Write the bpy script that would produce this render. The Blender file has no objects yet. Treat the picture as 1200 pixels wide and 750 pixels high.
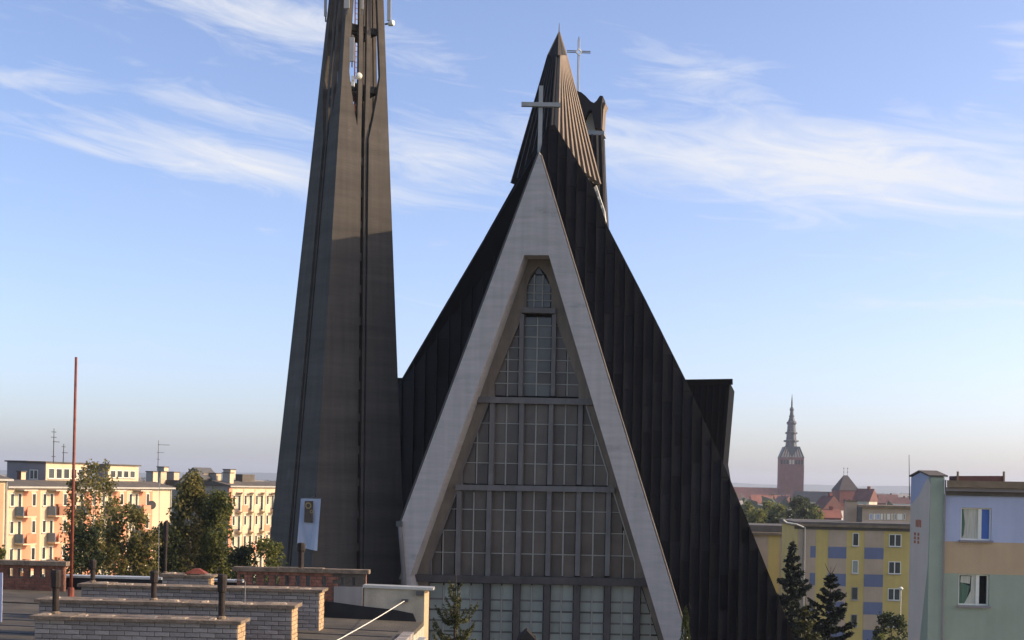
import bpy, math, random
import numpy as np
from mathutils import Vector, Matrix

random.seed(7)
rng = np.random.default_rng(11)
scene = bpy.context.scene
COL = scene.collection
R = math.radians
V = Vector

# ------------------------------------------------------------------ camera
F_PX, CX, CY, CAM_H, ROLL = 1500.0, 600.0, 567.0, 18.6, R(1.2)
cam_d = bpy.data.cameras.new('camera')
cam = bpy.data.objects.new('camera', cam_d)
COL.objects.link(cam)
cam_d.sensor_width = 36.0
cam_d.lens = 36.0 * F_PX / 1200.0
cam_d.shift_y = (CY - 375.0) / 1200.0
cam_d.clip_start = 0.2
cam_d.clip_end = 40000.0
cam.matrix_world = Matrix.Translation((0, 0, CAM_H)) @ Matrix.Rotation(R(90), 4, 'X') @ Matrix.Rotation(ROLL, 4, 'Z')
scene.camera = cam

# ------------------------------------------------------------------ sky and sun
SUN_AZ = R(-1.0)      # measured from +X (the right) towards +Y (away from the camera)
SUN_EL = R(24.0)
sun_dir = V((math.cos(SUN_EL) * math.cos(SUN_AZ), math.cos(SUN_EL) * math.sin(SUN_AZ), math.sin(SUN_EL)))
world = bpy.data.worlds.new('World')
scene.world = world
world.use_nodes = True
wn, wl_ = world.node_tree.nodes, world.node_tree.links
wn.clear()
w_out = wn.new('ShaderNodeOutputWorld')
w_bg = wn.new('ShaderNodeBackground')
w_bg.inputs['Strength'].default_value = 0.15
sky = wn.new('ShaderNodeTexSky')
sky.sky_type = 'NISHITA'
sky.sun_disc = False
sky.sun_elevation = SUN_EL
sky.sun_rotation = R(90) - SUN_AZ
sky.altitude = 30
sky.air_density = 0.75
sky.dust_density = 1.8
sky.ozone_density = 0.6


def wmath(op, a, b=None, c=None):
    n = wn.new('ShaderNodeMath')
    n.operation = op
    for i, v in enumerate((a, b, c)):
        if v is None:
            continue
        if isinstance(v, (int, float)):
            n.inputs[i].default_value = v
        else:
            wl_.new(v, n.inputs[i])
    return n.outputs[0]


tc = wn.new('ShaderNodeTexCoord')
sep = wn.new('ShaderNodeSeparateXYZ')
wl_.new(tc.outputs['Generated'], sep.inputs[0])
az = wmath('ARCTAN2', sep.outputs[0], sep.outputs[1])
el = wmath('ARCSINE', sep.outputs[2])


def wcomb(x, y, z=0.0):
    n = wn.new('ShaderNodeCombineXYZ')
    for i, v in enumerate((x, y, z)):
        if isinstance(v, (int, float)):
            n.inputs[i].default_value = v
        else:
            wl_.new(v, n.inputs[i])
    return n.outputs[0]


def wnoise(vec, scale, detail, rough, dist=0.0):
    n = wn.new('ShaderNodeTexNoise')
    wl_.new(vec, n.inputs['Vector'])
    n.inputs['Scale'].default_value = scale
    n.inputs['Detail'].default_value = detail
    n.inputs['Roughness'].default_value = rough
    n.inputs['Distortion'].default_value = dist
    return n.outputs['Fac']


# streak coordinates: long along the azimuth, drooping to the right
el_s = wmath('ADD', el, wmath('MULTIPLY', az, 0.14))
fine = wnoise(wcomb(wmath('MULTIPLY', az, 9.0), wmath('MULTIPLY', el_s, 46.0), 3.1), 1.0, 9.0, 0.64, 1.5)
broad = wnoise(wcomb(wmath('MULTIPLY', az, 3.0), wmath('MULTIPLY', el_s, 13.0), 8.4), 1.0, 4.0, 0.5, 0.6)
# banks of cirrus: (photo x, y, half width, half height, slope, weight)
banks = [(1010, 192, 380, 54, 0.13, 1.0), (830, 95, 130, 42, 0.40, 0.55), (255, 195, 240, 26, 0.10, 0.85),
         (310, 25, 150, 26, 0.12, 0.85), (280, 140, 130, 20, 0.15, 0.5), (500, 185, 110, 50, 0.08, 0.6),
         (1130, 345, 160, 7, 0.02, 0.5), (40, 105, 90, 12, -0.05, 0.5), (1210, 50, 60, 40, 0.2, 0.5), (470, 60, 60, 26, 0.1, 0.4),
         (90, 180, 90, 12, 0.2, 0.6)]
bank = None
for (bx, by, sx, sy, sl, wgt) in banks:
    u0, v0 = (bx - CX), (CY - by)
    a0 = math.atan(u0 / F_PX)
    e0 = math.atan(v0 / F_PX * math.cos(a0))
    da = wmath('SUBTRACT', az, a0)
    de = wmath('ADD', wmath('SUBTRACT', el, e0), wmath('MULTIPLY', da, sl))
    qa = wmath('POWER', wmath('ABSOLUTE', wmath('DIVIDE', da, sx / F_PX)), 2.0)
    qe = wmath('POWER', wmath('ABSOLUTE', wmath('DIVIDE', de, sy / F_PX)), 2.0)
    g = wmath('MULTIPLY', wmath('EXPONENT', wmath('MULTIPLY', wmath('ADD', qa, qe), -1.0)), wgt)
    bank = g if bank is None else wmath('MAXIMUM', bank, g)
cover = wmath('ADD', wmath('MULTIPLY', bank, 0.62), wmath('MULTIPLY', broad, 0.28))
dens = wmath('MULTIPLY', wmath('SUBTRACT', wmath('ADD', wmath('MULTIPLY', fine, 1.0), cover), 0.76), 1.9)
cl = wn.new('ShaderNodeClamp')
wl_.new(dens, cl.inputs[0])
dens = wmath('MULTIPLY', wmath('POWER', cl.outputs[0], 1.1), 0.9)
mixc = wn.new('ShaderNodeMix')
mixc.data_type = 'RGBA'
wl_.new(dens, mixc.inputs['Factor'])
tint = wn.new('ShaderNodeMix')
tint.data_type = 'RGBA'
tint.blend_type = 'MULTIPLY'
tint.inputs['Factor'].default_value = 1.0
tint.inputs[7].default_value = (1.02, 1.0, 1.13, 1)
wl_.new(sky.outputs['Color'], tint.inputs[6])
wl_.new(tint.outputs[2], mixc.inputs[6])
mixc.inputs[7].default_value = (3.75, 3.8, 3.95, 1)
wl_.new(mixc.outputs[2], w_bg.inputs['Color'])
wl_.new(w_bg.outputs[0], w_out.inputs['Surface'])

sun_d = bpy.data.lights.new('sun', 'SUN')
sun_d.energy = 3.0
sun_d.angle = R(0.5)
sun_d.color = (1.0, 0.79, 0.55)
sun = bpy.data.objects.new('sun', sun_d)
COL.objects.link(sun)
sun.rotation_euler = sun_dir.to_track_quat('Z', 'Y').to_euler()

scene.view_settings.view_transform = 'Standard'
scene.view_settings.look = 'None'
scene.view_settings.exposure = 0.68
scene.view_settings.gamma = 1.0
scene.render.engine = 'CYCLES'
scene.cycles.use_denoising = True
scene.cycles.max_bounces = 5
scene.cycles.volume_bounces = 0
scene.cycles.volume_max_steps = 64

# ------------------------------------------------------------------ geometry helpers
CR, SR = math.cos(ROLL), math.sin(ROLL)


def ray(x, y):
    u, v = x - CX, CY - y
    return V(((u * CR - v * SR) / F_PX, 1.0, (u * SR + v * CR) / F_PX))


CAM = V((0, 0, CAM_H))


def P(x, y, Y):
    return CAM + ray(x, y) * Y


def PP(x, y, plane):
    p0, n = plane
    d = ray(x, y)
    return CAM + d * ((p0 - CAM).dot(n) / d.dot(n))


def frame(rot):
    """local axes of something whose right side comes nearer by rot degrees"""
    return V((math.cos(R(rot)), -math.sin(R(rot)), 0)), V((math.sin(R(rot)), math.cos(R(rot)), 0))


UP = V((0, 0, 1))
WL = {}


class MB:
    def __init__(self):
        self.v, self.f = [], []

    def poly(self, pts):
        i = len(self.v)
        self.v += [V(p) for p in pts]
        self.f.append(tuple(range(i, i + len(pts))))

    def loft(self, rings, caps=True, closed=True):
        n = len(rings[0])
        i = len(self.v)
        for r in rings:
            self.v += [V(p) for p in r]
        for k in range(len(rings) - 1):
            for j in range(n if closed else n - 1):
                a, b = i + k * n + j, i + k * n + (j + 1) % n
                self.f.append((a, b, b + n, a + n))
        if caps:
            self.f.append(tuple(range(i + n - 1, i - 1, -1)))
            self.f.append(tuple(range(i + (len(rings) - 1) * n, i + len(rings) * n)))
        return self

    def prism(self, pts, vec):
        vec = V(vec)
        return self.loft([pts, [V(p) + vec for p in pts]])

    def obox(self, o, ex, ey, ez, a, b):
        """box in the frame (o; ex, ey, ez) from corner a to corner b"""
        def q(x, y, z):
            return o + ex * x + ey * y + ez * z
        (x0, y0, z0), (x1, y1, z1) = a, b
        return self.loft([[q(x0, y0, z0), q(x1, y0, z0), q(x1, y1, z0), q(x0, y1, z0)],
                          [q(x0, y0, z1), q(x1, y0, z1), q(x1, y1, z1), q(x0, y1, z1)]])

    def bar(self, a, b, w, d=None, up=None):
        a, b = V(a), V(b)
        d = w if d is None else d
        t = (b - a).normalized()
        ref = V(up) if up is not None else (UP if abs(t.z) < 0.95 else V((0, 1, 0)))
        s = t.cross(ref).normalized()
        q = s.cross(t).normalized()
        ring = lambda p: [p + s * w / 2 + q * d / 2, p - s * w / 2 + q * d / 2, p - s * w / 2 - q * d / 2, p + s * w / 2 - q * d / 2]
        return self.loft([ring(a), ring(b)])

    def tube(self, path, radii, n=8, caps=True):
        path = [V(p) for p in path]
        if isinstance(radii, (int, float)):
            radii = [radii] * len(path)
        rings = []
        for k, p in enumerate(path):
            t = (path[min(k + 1, len(path) - 1)] - path[max(k - 1, 0)]).normalized()
            ref = UP if abs(t.z) < 0.9 else V((1, 0, 0))
            s = t.cross(ref).normalized()
            q = s.cross(t).normalized()
            rings.append([p + (s * math.cos(2 * math.pi * j / n) + q * math.sin(2 * math.pi * j / n)) * radii[k] for j in range(n)])
        return self.loft(rings, caps)

    def lathe(self, c, prof, n=8, rot=0.0):
        rings = [[c + V((r * math.cos(rot + 2 * math.pi * j / n), r * math.sin(rot + 2 * math.pi * j / n), z)) for j in range(n)] for r, z in prof]
        return self.loft(rings)

    def build(self, name, mat, parent=None, smooth=False):
        o0 = WL[parent] if parent is not None else V((0, 0, 0))
        me = bpy.data.meshes.new(name)
        me.from_pydata([tuple(p - o0) for p in self.v], [], self.f)
        me.materials.append(mat)
        import bmesh
        bm = bmesh.new()
        bm.from_mesh(me)
        bmesh.ops.recalc_face_normals(bm, faces=bm.faces)
        bm.to_mesh(me)
        bm.free()
        if smooth:
            me.shade_smooth()
        o = bpy.data.objects.new(name, me)
        COL.objects.link(o)
        if parent is not None:
            o.parent = parent
        WL[o] = o0
        return o


def tag(o, label=None, cat=None, group=None, kind=None):
    if label:
        o['label'] = label
    if cat:
        o['category'] = cat
    if group:
        o['group'] = group
    if kind:
        o['kind'] = kind
    return o


def thing(name, loc, label, cat, group=None):
    o = bpy.data.objects.new(name, None)
    COL.objects.link(o)
    o.location = loc
    o.empty_display_size = 0.3
    WL[o] = V(loc)
    return tag(o, label, cat, group)


def single(mb, name, mat, loc, label, cat, group=None, smooth=False):
    """a thing that is one mesh, with its origin at its base"""
    loc = V(loc)
    mb.v = [p - loc for p in mb.v]
    o = mb.build(name, mat, None, smooth)
    o.location = loc
    WL[o] = loc
    return tag(o, label, cat, group)


def clip_poly(subject, clip):
    """Sutherland-Hodgman; clip is convex, either winding"""
    area = sum(clip[i][0] * clip[(i + 1) % len(clip)][1] - clip[(i + 1) % len(clip)][0] * clip[i][1] for i in range(len(clip)))
    if area < 0:
        clip = clip[::-1]
    out = list(subject)
    for i in range(len(clip)):
        a, b = clip[i], clip[(i + 1) % len(clip)]
        inp, out = out, []
        if not inp:
            break
        side = lambda p: (b[0] - a[0]) * (p[1] - a[1]) - (b[1] - a[1]) * (p[0] - a[0])
        for j in range(len(inp)):
            p, q = inp[j], inp[(j + 1) % len(inp)]
            sp, sq = side(p), side(q)
            if sp >= 0:
                out.append(p)
            if (sp >= 0) != (sq >= 0):
                t = sp / (sp - sq)
                out.append((p[0] + (q[0] - p[0]) * t, p[1] + (q[1] - p[1]) * t))
    res = []
    for p in out:
        if not res or abs(p[0] - res[-1][0]) + abs(p[1] - res[-1][1]) > 1e-3:
            res.append(p)
    if len(res) > 1 and abs(res[0][0] - res[-1][0]) + abs(res[0][1] - res[-1][1]) < 1e-3:
        res.pop()
    return res


def parea(p):
    return abs(sum(p[i][0] * p[(i + 1) % len(p)][1] - p[(i + 1) % len(p)][0] * p[i][1] for i in range(len(p)))) / 2 if len(p) > 2 else 0


# ------------------------------------------------------------------ materials
MATS = {}


def mat(name, col, rough=0.8, var=0.12, scale=1.5, bump=0.0, bscale=12.0, metal=0.0, rand=0.0, spec=0.4, col2=None, stretch=(1, 1, 1), streak=0.0, detail=6.0, stain=None):
    """a procedural surface: base colour mottled by noise, optional vertical weather streaks and fine relief"""
    col = (col[0] * 1.02, col[1] * 0.965, col[2] * 0.80)
    col2 = (col2[0], col2[1] * 0.98, col2[2] * 0.86) if col2 else None
    m = bpy.data.materials.new(name)
    m.use_nodes = True
    nt = m.node_tree
    N, L = nt.nodes, nt.links
    b = N['Principled BSDF']
    b.inputs['Roughness'].default_value = rough
    b.inputs['Metallic'].default_value = metal
    b.inputs['Specular IOR Level'].default_value = spec
    tcn = N.new('ShaderNodeTexCoord')
    mp = N.new('ShaderNodeMapping')
    mp.inputs['Scale'].default_value = stretch
    L.new(tcn.outputs['Object'], mp.inputs['Vector'])
    nz = N.new('ShaderNodeTexNoise')
    nz.inputs['Scale'].default_value = scale
    nz.inputs['Detail'].default_value = detail
    nz.inputs['Roughness'].default_value = 0.62
    L.new(mp.outputs[0], nz.inputs['Vector'])
    c1 = tuple(max(0, c * (1 - var * 1.6)) for c in col)
    c2 = col2 if col2 else tuple(min(1, c * (1 + var * 1.6)) for c in col)
    rp = N.new('ShaderNodeValToRGB')
    rp.color_ramp.elements[0].position = 0.3
    rp.color_ramp.elements[1].position = 0.7
    rp.color_ramp.elements[0].color = (*c1, 1)
    rp.color_ramp.elements[1].color = (*c2, 1)
    L.new(nz.outputs['Fac'], rp.inputs[0])
    out = rp.outputs[0]
    if streak > 0:
        mp2 = N.new('ShaderNodeMapping')
        mp2.inputs['Scale'].default_value = (3.0, 3.0, 0.12)
        L.new(tcn.outputs['Object'], mp2.inputs['Vector'])
        n2 = N.new('ShaderNodeTexNoise')
        n2.inputs['Scale'].default_value = 1.2
        n2.inputs['Detail'].default_value = 5.0
        L.new(mp2.outputs[0], n2.inputs['Vector'])
        mr = N.new('ShaderNodeMapRange')
        mr.inputs[1].default_value = 0.35
        mr.inputs[2].default_value = 0.68
        mr.inputs[3].default_value = 1.0 - streak
        mr.inputs[4].default_value = 1.0 + streak * 0.35
        L.new(n2.outputs['Fac'], mr.inputs[0])
        mx = N.new('ShaderNodeMix')
        mx.data_type = 'RGBA'
        mx.blend_type = 'MULTIPLY'
        mx.inputs['Factor'].default_value = 1.0
        L.new(out, mx.inputs[6])
        L.new(mr.outputs[0], mx.inputs[7])
        out = mx.outputs[2]
    if stain:
        scol, ssc, sth, sstr, sst = stain
        mp4 = N.new('ShaderNodeMapping')
        mp4.inputs['Scale'].default_value = sst
        L.new(tcn.outputs['Object'], mp4.inputs['Vector'])
        n4 = N.new('ShaderNodeTexNoise')
        n4.inputs['Scale'].default_value = ssc
        n4.inputs['Detail'].default_value = 8.0
        n4.inputs['Roughness'].default_value = 0.7
        L.new(mp4.outputs[0], n4.inputs['Vector'])
        mr4 = N.new('ShaderNodeMapRange')
        mr4.inputs[1].default_value = sth
        mr4.inputs[2].default_value = sth + 0.1
        mr4.inputs[3].default_value = 0.0
        mr4.inputs[4].default_value = sstr
        L.new(n4.outputs['Fac'], mr4.inputs[0])
        mx4 = N.new('ShaderNodeMix')
        mx4.data_type = 'RGBA'
        L.new(mr4.outputs[0], mx4.inputs['Factor'])
        L.new(out, mx4.inputs[6])
        mx4.inputs[7].default_value = (*scol, 1)
        out = mx4.outputs[2]
    if rand > 0:
        oi = N.new('ShaderNodeObjectInfo')
        mr = N.new('ShaderNodeMapRange')
        mr.inputs[3].default_value = 1.0 - rand
        mr.inputs[4].default_value = 1.0 + rand
        L.new(oi.outputs['Random'], mr.inputs[0])
        mx = N.new('ShaderNodeMix')
        mx.data_type = 'RGBA'
        mx.blend_type = 'MULTIPLY'
        mx.inputs['Factor'].default_value = 1.0
        L.new(out, mx.inputs[6])
        L.new(mr.outputs[0], mx.inputs[7])
        out = mx.outputs[2]
    L.new(out, b.inputs['Base Color'])
    if bump > 0:
        n3 = N.new('ShaderNodeTexNoise')
        n3.inputs['Scale'].default_value = bscale
        n3.inputs['Detail'].default_value = 5.0
        L.new(mp.outputs[0], n3.inputs['Vector'])
        bp = N.new('ShaderNodeBump')
        bp.inputs['Strength'].default_value = bump
        bp.inputs['Distance'].default_value = 0.05
        L.new(n3.outputs['Fac'], bp.inputs['Height'])
        L.new(bp.outputs[0], b.inputs['Normal'])
    MATS[name] = m
    return m


def leaf_mat(name, ca, cb, trans=0.35, scale=0.8):
    m = bpy.data.materials.new(name)
    m.use_nodes = True
    N, L = m.node_tree.nodes, m.node_tree.links
    b = N['Principled BSDF']
    b.inputs['Roughness'].default_value = 0.55
    b.inputs['Specular IOR Level'].default_value = 0.3
    g = N.new('ShaderNodeNewGeometry')
    tcn = N.new('ShaderNodeTexCoord')
    nz = N.new('ShaderNodeTexNoise')
    nz.inputs['Scale'].default_value = scale
    nz.inputs['Detail'].default_value = 3.0
    L.new(tcn.outputs['Object'], nz.inputs['Vector'])
    ad = N.new('ShaderNodeMath')
    ad.operation = 'ADD'
    ml = N.new('ShaderNodeMath')
    ml.operation = 'MULTIPLY_ADD'
    ml.inputs[1].default_value = 0.55
    ml.inputs[2].default_value = -0.28
    L.new(g.outputs['Random Per Island'], ml.inputs[0])
    L.new(nz.outputs['Fac'], ad.inputs[0])
    L.new(ml.outputs[0], ad.inputs[1])
    rp = N.new('ShaderNodeValToRGB')
    rp.color_ramp.elements[0].position = 0.25
    rp.color_ramp.elements[1].position = 0.78
    rp.color_ramp.elements[0].color = (*ca, 1)
    rp.color_ramp.elements[1].color = (*cb, 1)
    L.new(ad.outputs[0], rp.inputs[0])
    L.new(rp.outputs[0], b.inputs['Base Color'])
    tr = N.new('ShaderNodeBsdfTranslucent')
    L.new(rp.outputs[0], tr.inputs['Color'])
    mxs = N.new('ShaderNodeMixShader')
    mxs.inputs[0].default_value = trans
    L.new(b.outputs[0], mxs.inputs[1])
    L.new(tr.outputs[0], mxs.inputs[2])
    L.new(mxs.outputs[0], N['Material Output'].inputs['Surface'])
    MATS[name] = m
    return m


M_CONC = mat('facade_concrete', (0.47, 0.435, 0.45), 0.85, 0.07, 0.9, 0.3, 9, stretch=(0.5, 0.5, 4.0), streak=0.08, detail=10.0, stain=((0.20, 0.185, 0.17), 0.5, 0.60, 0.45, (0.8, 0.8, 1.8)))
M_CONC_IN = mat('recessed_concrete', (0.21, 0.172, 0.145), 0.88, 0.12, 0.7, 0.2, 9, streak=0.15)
M_BEAMD = mat('dark_beam_concrete', (0.085, 0.074, 0.074), 0.85, 0.15, 0.9, 0.2, 9, streak=0.1)
M_BEAM = mat('beam_concrete', (0.17, 0.158, 0.165), 0.85, 0.12, 0.9, 0.2, 9, streak=0.1)
M_TOWER = mat('tower_concrete', (0.084, 0.075, 0.071), 0.9, 0.13, 0.5, 0.35, 7, stretch=(0.35, 0.35, 3.2), streak=0.14, stain=((0.17, 0.15, 0.13), 0.55, 0.63, 0.55, (1, 1, 0.6)))
M_TOWER_IN = mat('tower_core_concrete', (0.07, 0.062, 0.056), 0.9, 0.12, 0.6)
M_ROOFP = mat('roof_sheet', (0.0064, 0.0067, 0.0098), 0.6, 0.22, 0.9, 0.15, 6, rand=0.6, spec=0.09, streak=0.2)
M_ROOFD = mat('roof_dark', (0.007, 0.007, 0.0085), 0.85, 0.15, 0.8, spec=0.06)
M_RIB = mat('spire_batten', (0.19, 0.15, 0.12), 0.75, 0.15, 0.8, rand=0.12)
M_SPIRE = mat('spire_board', (0.017, 0.014, 0.012), 0.75, 0.15, 0.8)
M_FLASH = mat('pale_flashing', (0.4, 0.4, 0.4), 0.5, 0.08, 3)
M_STEEL = mat('cross_steel', (0.30, 0.31, 0.33), 0.45, 0.08, 3, metal=0.35)
M_STEELD = mat('dark_steel', (0.09, 0.09, 0.095), 0.55, 0.1, 3)
M_GLASS = mat('brown_glass', (0.105, 0.08, 0.066), 0.32, 0.15, 0.9, rand=0.28, spec=0.5)
M_GLASSC = mat('clear_glass', (0.1, 0.1, 0.098), 0.28, 0.15, 0.9, rand=0.2, spec=0.5)
M_GLASSL = mat('milky_glass', (0.285, 0.31, 0.295), 0.35, 0.10, 0.8, rand=0.14, spec=0.5)
M_BARW = mat('glazing_bar', (0.33, 0.32, 0.305), 0.6, 0.05, 4)
M_WHITE = mat('white_paint', (0.78, 0.78, 0.76), 0.55, 0.04, 4)
M_BRICKG = mat('grey_sand_brick', (0.31, 0.285, 0.285), 0.92, 0.10, 14, 0.5, 40, rand=0.22)
M_MORTAR = mat('mortar', (0.11, 0.095, 0.085), 0.95, 0.15, 8)
M_CAP = mat('cap_slab', (0.2, 0.155, 0.12), 0.92, 0.25, 5, 0.6, 20)
M_DAB = mat('mortar_dab', (0.36, 0.29, 0.23), 0.92, 0.25, 5, 0.5, 20)
M_BRICKLIT = mat('sunlit_end_brick', (0.46, 0.32, 0.20), 0.92, 0.2, 10, 0.4, 30)  # chimney end bricks with the orange sunlight put into their colour
M_BRICKR = mat('red_brick', (0.21, 0.095, 0.07), 0.92, 0.28, 6, 0.4, 30, rand=0.3)
M_BITUM = mat('bitumen_felt', (0.09, 0.08, 0.068), 0.92, 0.26, 1.2, 0.5, 30, stain=((0.035, 0.032, 0.03), 0.45, 0.56, 0.6, (1, 0.4, 1)))
M_TAR = mat('tar_upstand', (0.018, 0.018, 0.02), 0.6, 0.2, 3)
M_RENDERW = mat('cream_render', (0.46, 0.425, 0.36), 0.9, 0.07, 2, 0.2, 30, streak=0.14, stain=((0.22, 0.19, 0.15), 0.9, 0.58, 0.4, (1, 1, 0.6)))
M_RUST = mat('rusty_paint', (0.20, 0.055, 0.035), 0.6, 0.25, 6)
M_PIPE = mat('weathered_pipe', (0.022, 0.014, 0.01), 0.75, 0.3, 7)
M_ZINC = mat('zinc', (0.55, 0.56, 0.57), 0.4, 0.08, 4, metal=0.4)
M_CREAM = mat('cream_plaster', (0.64, 0.515, 0.385), 0.9, 0.04, 0.6)
M_ORANGE = mat('salmon_plaster', (0.68, 0.3, 0.2), 0.9, 0.05, 0.6)
M_GREYP = mat('grey_plaster', (0.34, 0.325, 0.33), 0.9, 0.08, 0.5, streak=0.12)
M_PURP = mat('mauve_plaster', (0.26, 0.24, 0.27), 0.9, 0.06, 0.6)
M_ROOFG = mat('felt_roof_grey', (0.11, 0.098, 0.09), 0.9, 0.15, 0.8)
M_BALC = mat('balcony_panel', (0.42, 0.20, 0.12), 0.8, 0.15, 1.0, rand=0.3)
M_SHADEB = mat('balcony_shade_blue', (0.20, 0.27, 0.36), 0.8, 0.1, 1.0)
M_WGL = mat('window_glass', (0.045, 0.052, 0.06), 0.12, 0.2, 0.8, spec=0.7, rand=0.3)
M_YEL = mat('yellow_render', (0.57, 0.445, 0.165), 0.9, 0.06, 0.5, streak=0.035, stain=((0.20, 0.17, 0.12), 0.35, 0.6, 0.25, (1, 1, 0.5)))
M_BEIGE = mat('beige_render', (0.47, 0.37, 0.29), 0.9, 0.06, 0.5, streak=0.035, stain=((0.20, 0.17, 0.12), 0.35, 0.6, 0.25, (1, 1, 0.5)))
M_BLUE = mat('blue_render', (0.15, 0.185, 0.32), 0.9, 0.06, 0.5, streak=0.035, stain=((0.20, 0.17, 0.12), 0.35, 0.6, 0.25, (1, 1, 0.5)))
M_LAV = mat('lavender_render', (0.42, 0.475, 0.7), 0.9, 0.04, 0.7, 0.25, 40, streak=0.035, stain=((0.22, 0.20, 0.18), 0.6, 0.6, 0.22, (1.4, 1.4, 0.4)))
M_TAN = mat('tan_render', (0.5, 0.375, 0.255), 0.9, 0.04, 0.7, 0.25, 40, streak=0.035, stain=((0.22, 0.20, 0.18), 0.6, 0.6, 0.22, (1.4, 1.4, 0.4)))
M_MINT = mat('mint_render', (0.32, 0.375, 0.325), 0.9, 0.04, 0.7, 0.25, 40, streak=0.035, stain=((0.22, 0.20, 0.18), 0.6, 0.6, 0.22, (1.4, 1.4, 0.4)))
M_EAVE = mat('eave_felt', (0.2, 0.155, 0.11), 0.9, 0.2, 1.0)
M_BLIND = mat('blue_blind', (0.08, 0.16, 0.50), 0.7, 0.05, 3)
M_CURT = mat('net_curtain', (0.52, 0.52, 0.47), 0.9, 0.12, 3, stretch=(6, 6, 0.4))
M_CURTG = mat('green_curtain', (0.10, 0.17, 0.13), 0.9, 0.2, 3, stretch=(6, 6, 0.4))
M_DARKIN = mat('dark_room', (0.012, 0.012, 0.014), 0.9, 0.1, 2)
M_TILE = mat('red_roof_tiles', (0.27, 0.1, 0.07), 0.85, 0.15, 0.3)
M_NAVE = mat('orange_nave_tiles', (0.46, 0.16, 0.10), 0.85, 0.12, 0.3)
M_TILED = mat('dull_red_tiles', (0.155, 0.07, 0.062), 0.85, 0.2, 0.3)
M_CBRICK = mat('old_brick', (0.21, 0.07, 0.058), 0.9, 0.14, 0.25, streak=0.1)
M_SLATE = mat('green_slate', (0.036, 0.044, 0.058), 0.6, 0.15, 0.4)
M_GATE = mat('gate_roof', (0.062, 0.05, 0.052), 0.8, 0.15, 0.4)
M_PLAST = mat('pale_plaster', (0.55, 0.50, 0.44), 0.9, 0.1, 0.3)
M_BARK = mat('bark', (0.07, 0.05, 0.036), 0.95, 0.3, 5, 0.6, 14)
M_BIRCH = mat('birch_bark', (0.42, 0.39, 0.35), 0.9, 0.4, 4)
M_GRASS = mat('grass_ground', (0.055, 0.075, 0.028), 0.95, 0.25, 0.05, detail=9)
M_PAVE = mat('paving', (0.22, 0.21, 0.20), 0.9, 0.12, 0.6)
M_HILL = mat('far_hills', (0.05, 0.07, 0.04), 0.95, 0.3, 0.004)
L_BIRCH = leaf_mat('birch_leaves', (0.075, 0.085, 0.022), (0.34, 0.28, 0.085), 0.5)
L_GREEN = leaf_mat('broad_leaves', (0.06, 0.082, 0.022), (0.26, 0.25, 0.065), 0.5)
L_DARK = leaf_mat('dark_leaves', (0.02, 0.034, 0.012), (0.08, 0.095, 0.03), 0.4)
L_NEED = leaf_mat('spruce_needles', (0.010, 0.018, 0.010), (0.034, 0.046, 0.024), 0.15, 1.5)
L_NEEDL = leaf_mat('light_needles', (0.035, 0.042, 0.012), (0.13, 0.125, 0.035), 0.3, 1.5)

# ------------------------------------------------------------------ ground, hills
g = MB()
g.poly([(-9000, -600, 0), (9000, -600, 0), (9000, 9000, 0), (-9000, 9000, 0)])
tag(g.build('ground', M_GRASS), kind='structure')
g = MB()
g.poly([(-22, 40, 0.006), (34, 40, 0.006), (34, 64, 0.006), (-22, 64, 0.006)])
tag(g.build('church_forecourt', M_PAVE), kind='structure')
g = MB()
rows = []
for k, (yy, hh) in enumerate([(6200, 0.0), (6700, 1.0), (7600, 0.0)]):
    row = []
    for i in range(121):
        x = -6500 + i * 108.0
        h = 46 + 9 * math.sin(x * 0.0011 + 1.0) + 6 * math.sin(x * 0.0034) + 3 * math.sin(x * 0.013) + random.uniform(-1.2, 1.2)
        row.append(V((x, yy, h * hh - (2 if hh == 0 else 0))))
    rows.append(row)
g.loft(rows, caps=False, closed=False)
tag(g.build('hills', M_HILL, smooth=True), kind='structure')

# ------------------------------------------------------------------ church
PHI = 12.0
cx_, cy_ = frame(PHI)
FAC0 = P(632, 178, 65.0)
FN = cy_


def fac(d):
    """plane parallel to the facade, d metres behind it"""
    return (FAC0 + cy_ * d, FN)


def ground_at(p):
    return V((p.x, p.y, 0.0))


church = thing('church', ground_at(P(632, 600, 66)), 'modern church with pale concrete A-frame gable, dark sheet roof and pointed spire', 'church')
f0 = fac(0.0)
APX = PP(632, 178, f0)
outer = [PP(632, 178, f0), PP(800, 730, f0), PP(884, 1006, f0)]
inner_r = [PP(855, 1006, f0), PP(778, 750, f0), PP(643, 299, f0)]
inner_l = [PP(614, 299, f0), PP(480, 676, f0), PP(484, 692, f0), PP(484, 1006, f0)]
left = [PP(474, 1006, f0), PP(475, 690, f0), PP(470, 612, f0)]
m = MB()
m.prism(outer + inner_r + inner_l + left, cy_ * 1.3)
gable = m.build('gable_frame', M_CONC, church)
# splayed reveal lining the opening (recessed concrete)
G = fac(1.2)      # the glazing wall


def gpoly(pts, d=1.2):
    pl = fac(d)
    return [PP(x, y, pl) for x, y in pts]


lx = lambda y: 614 - (y - 299) * 0.3554 - 12
rx = lambda y: 643 + (y - 299) * 0.2993 + 10
glaz = {
    'a': [(617, 360), (617, 338), (622, 322), (631, 312), (640, 322), (646, 338), (646, 360)],
    'b': [(579, 465), (579, 448), (610, 371), (652.6, 372), (678, 450), (678, 465)],
    'c': [(541, 568), (541, 552), (572, 473), (686.5, 475), (712, 555), (712, 569)],
    'd': [(505, 674), (505, 656), (536, 574), (719, 577), (744, 659), (744, 679)],
    'e': [(502, 1000), (502, 683), (752, 687), (852, 1000)],
}
surr = []


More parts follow.
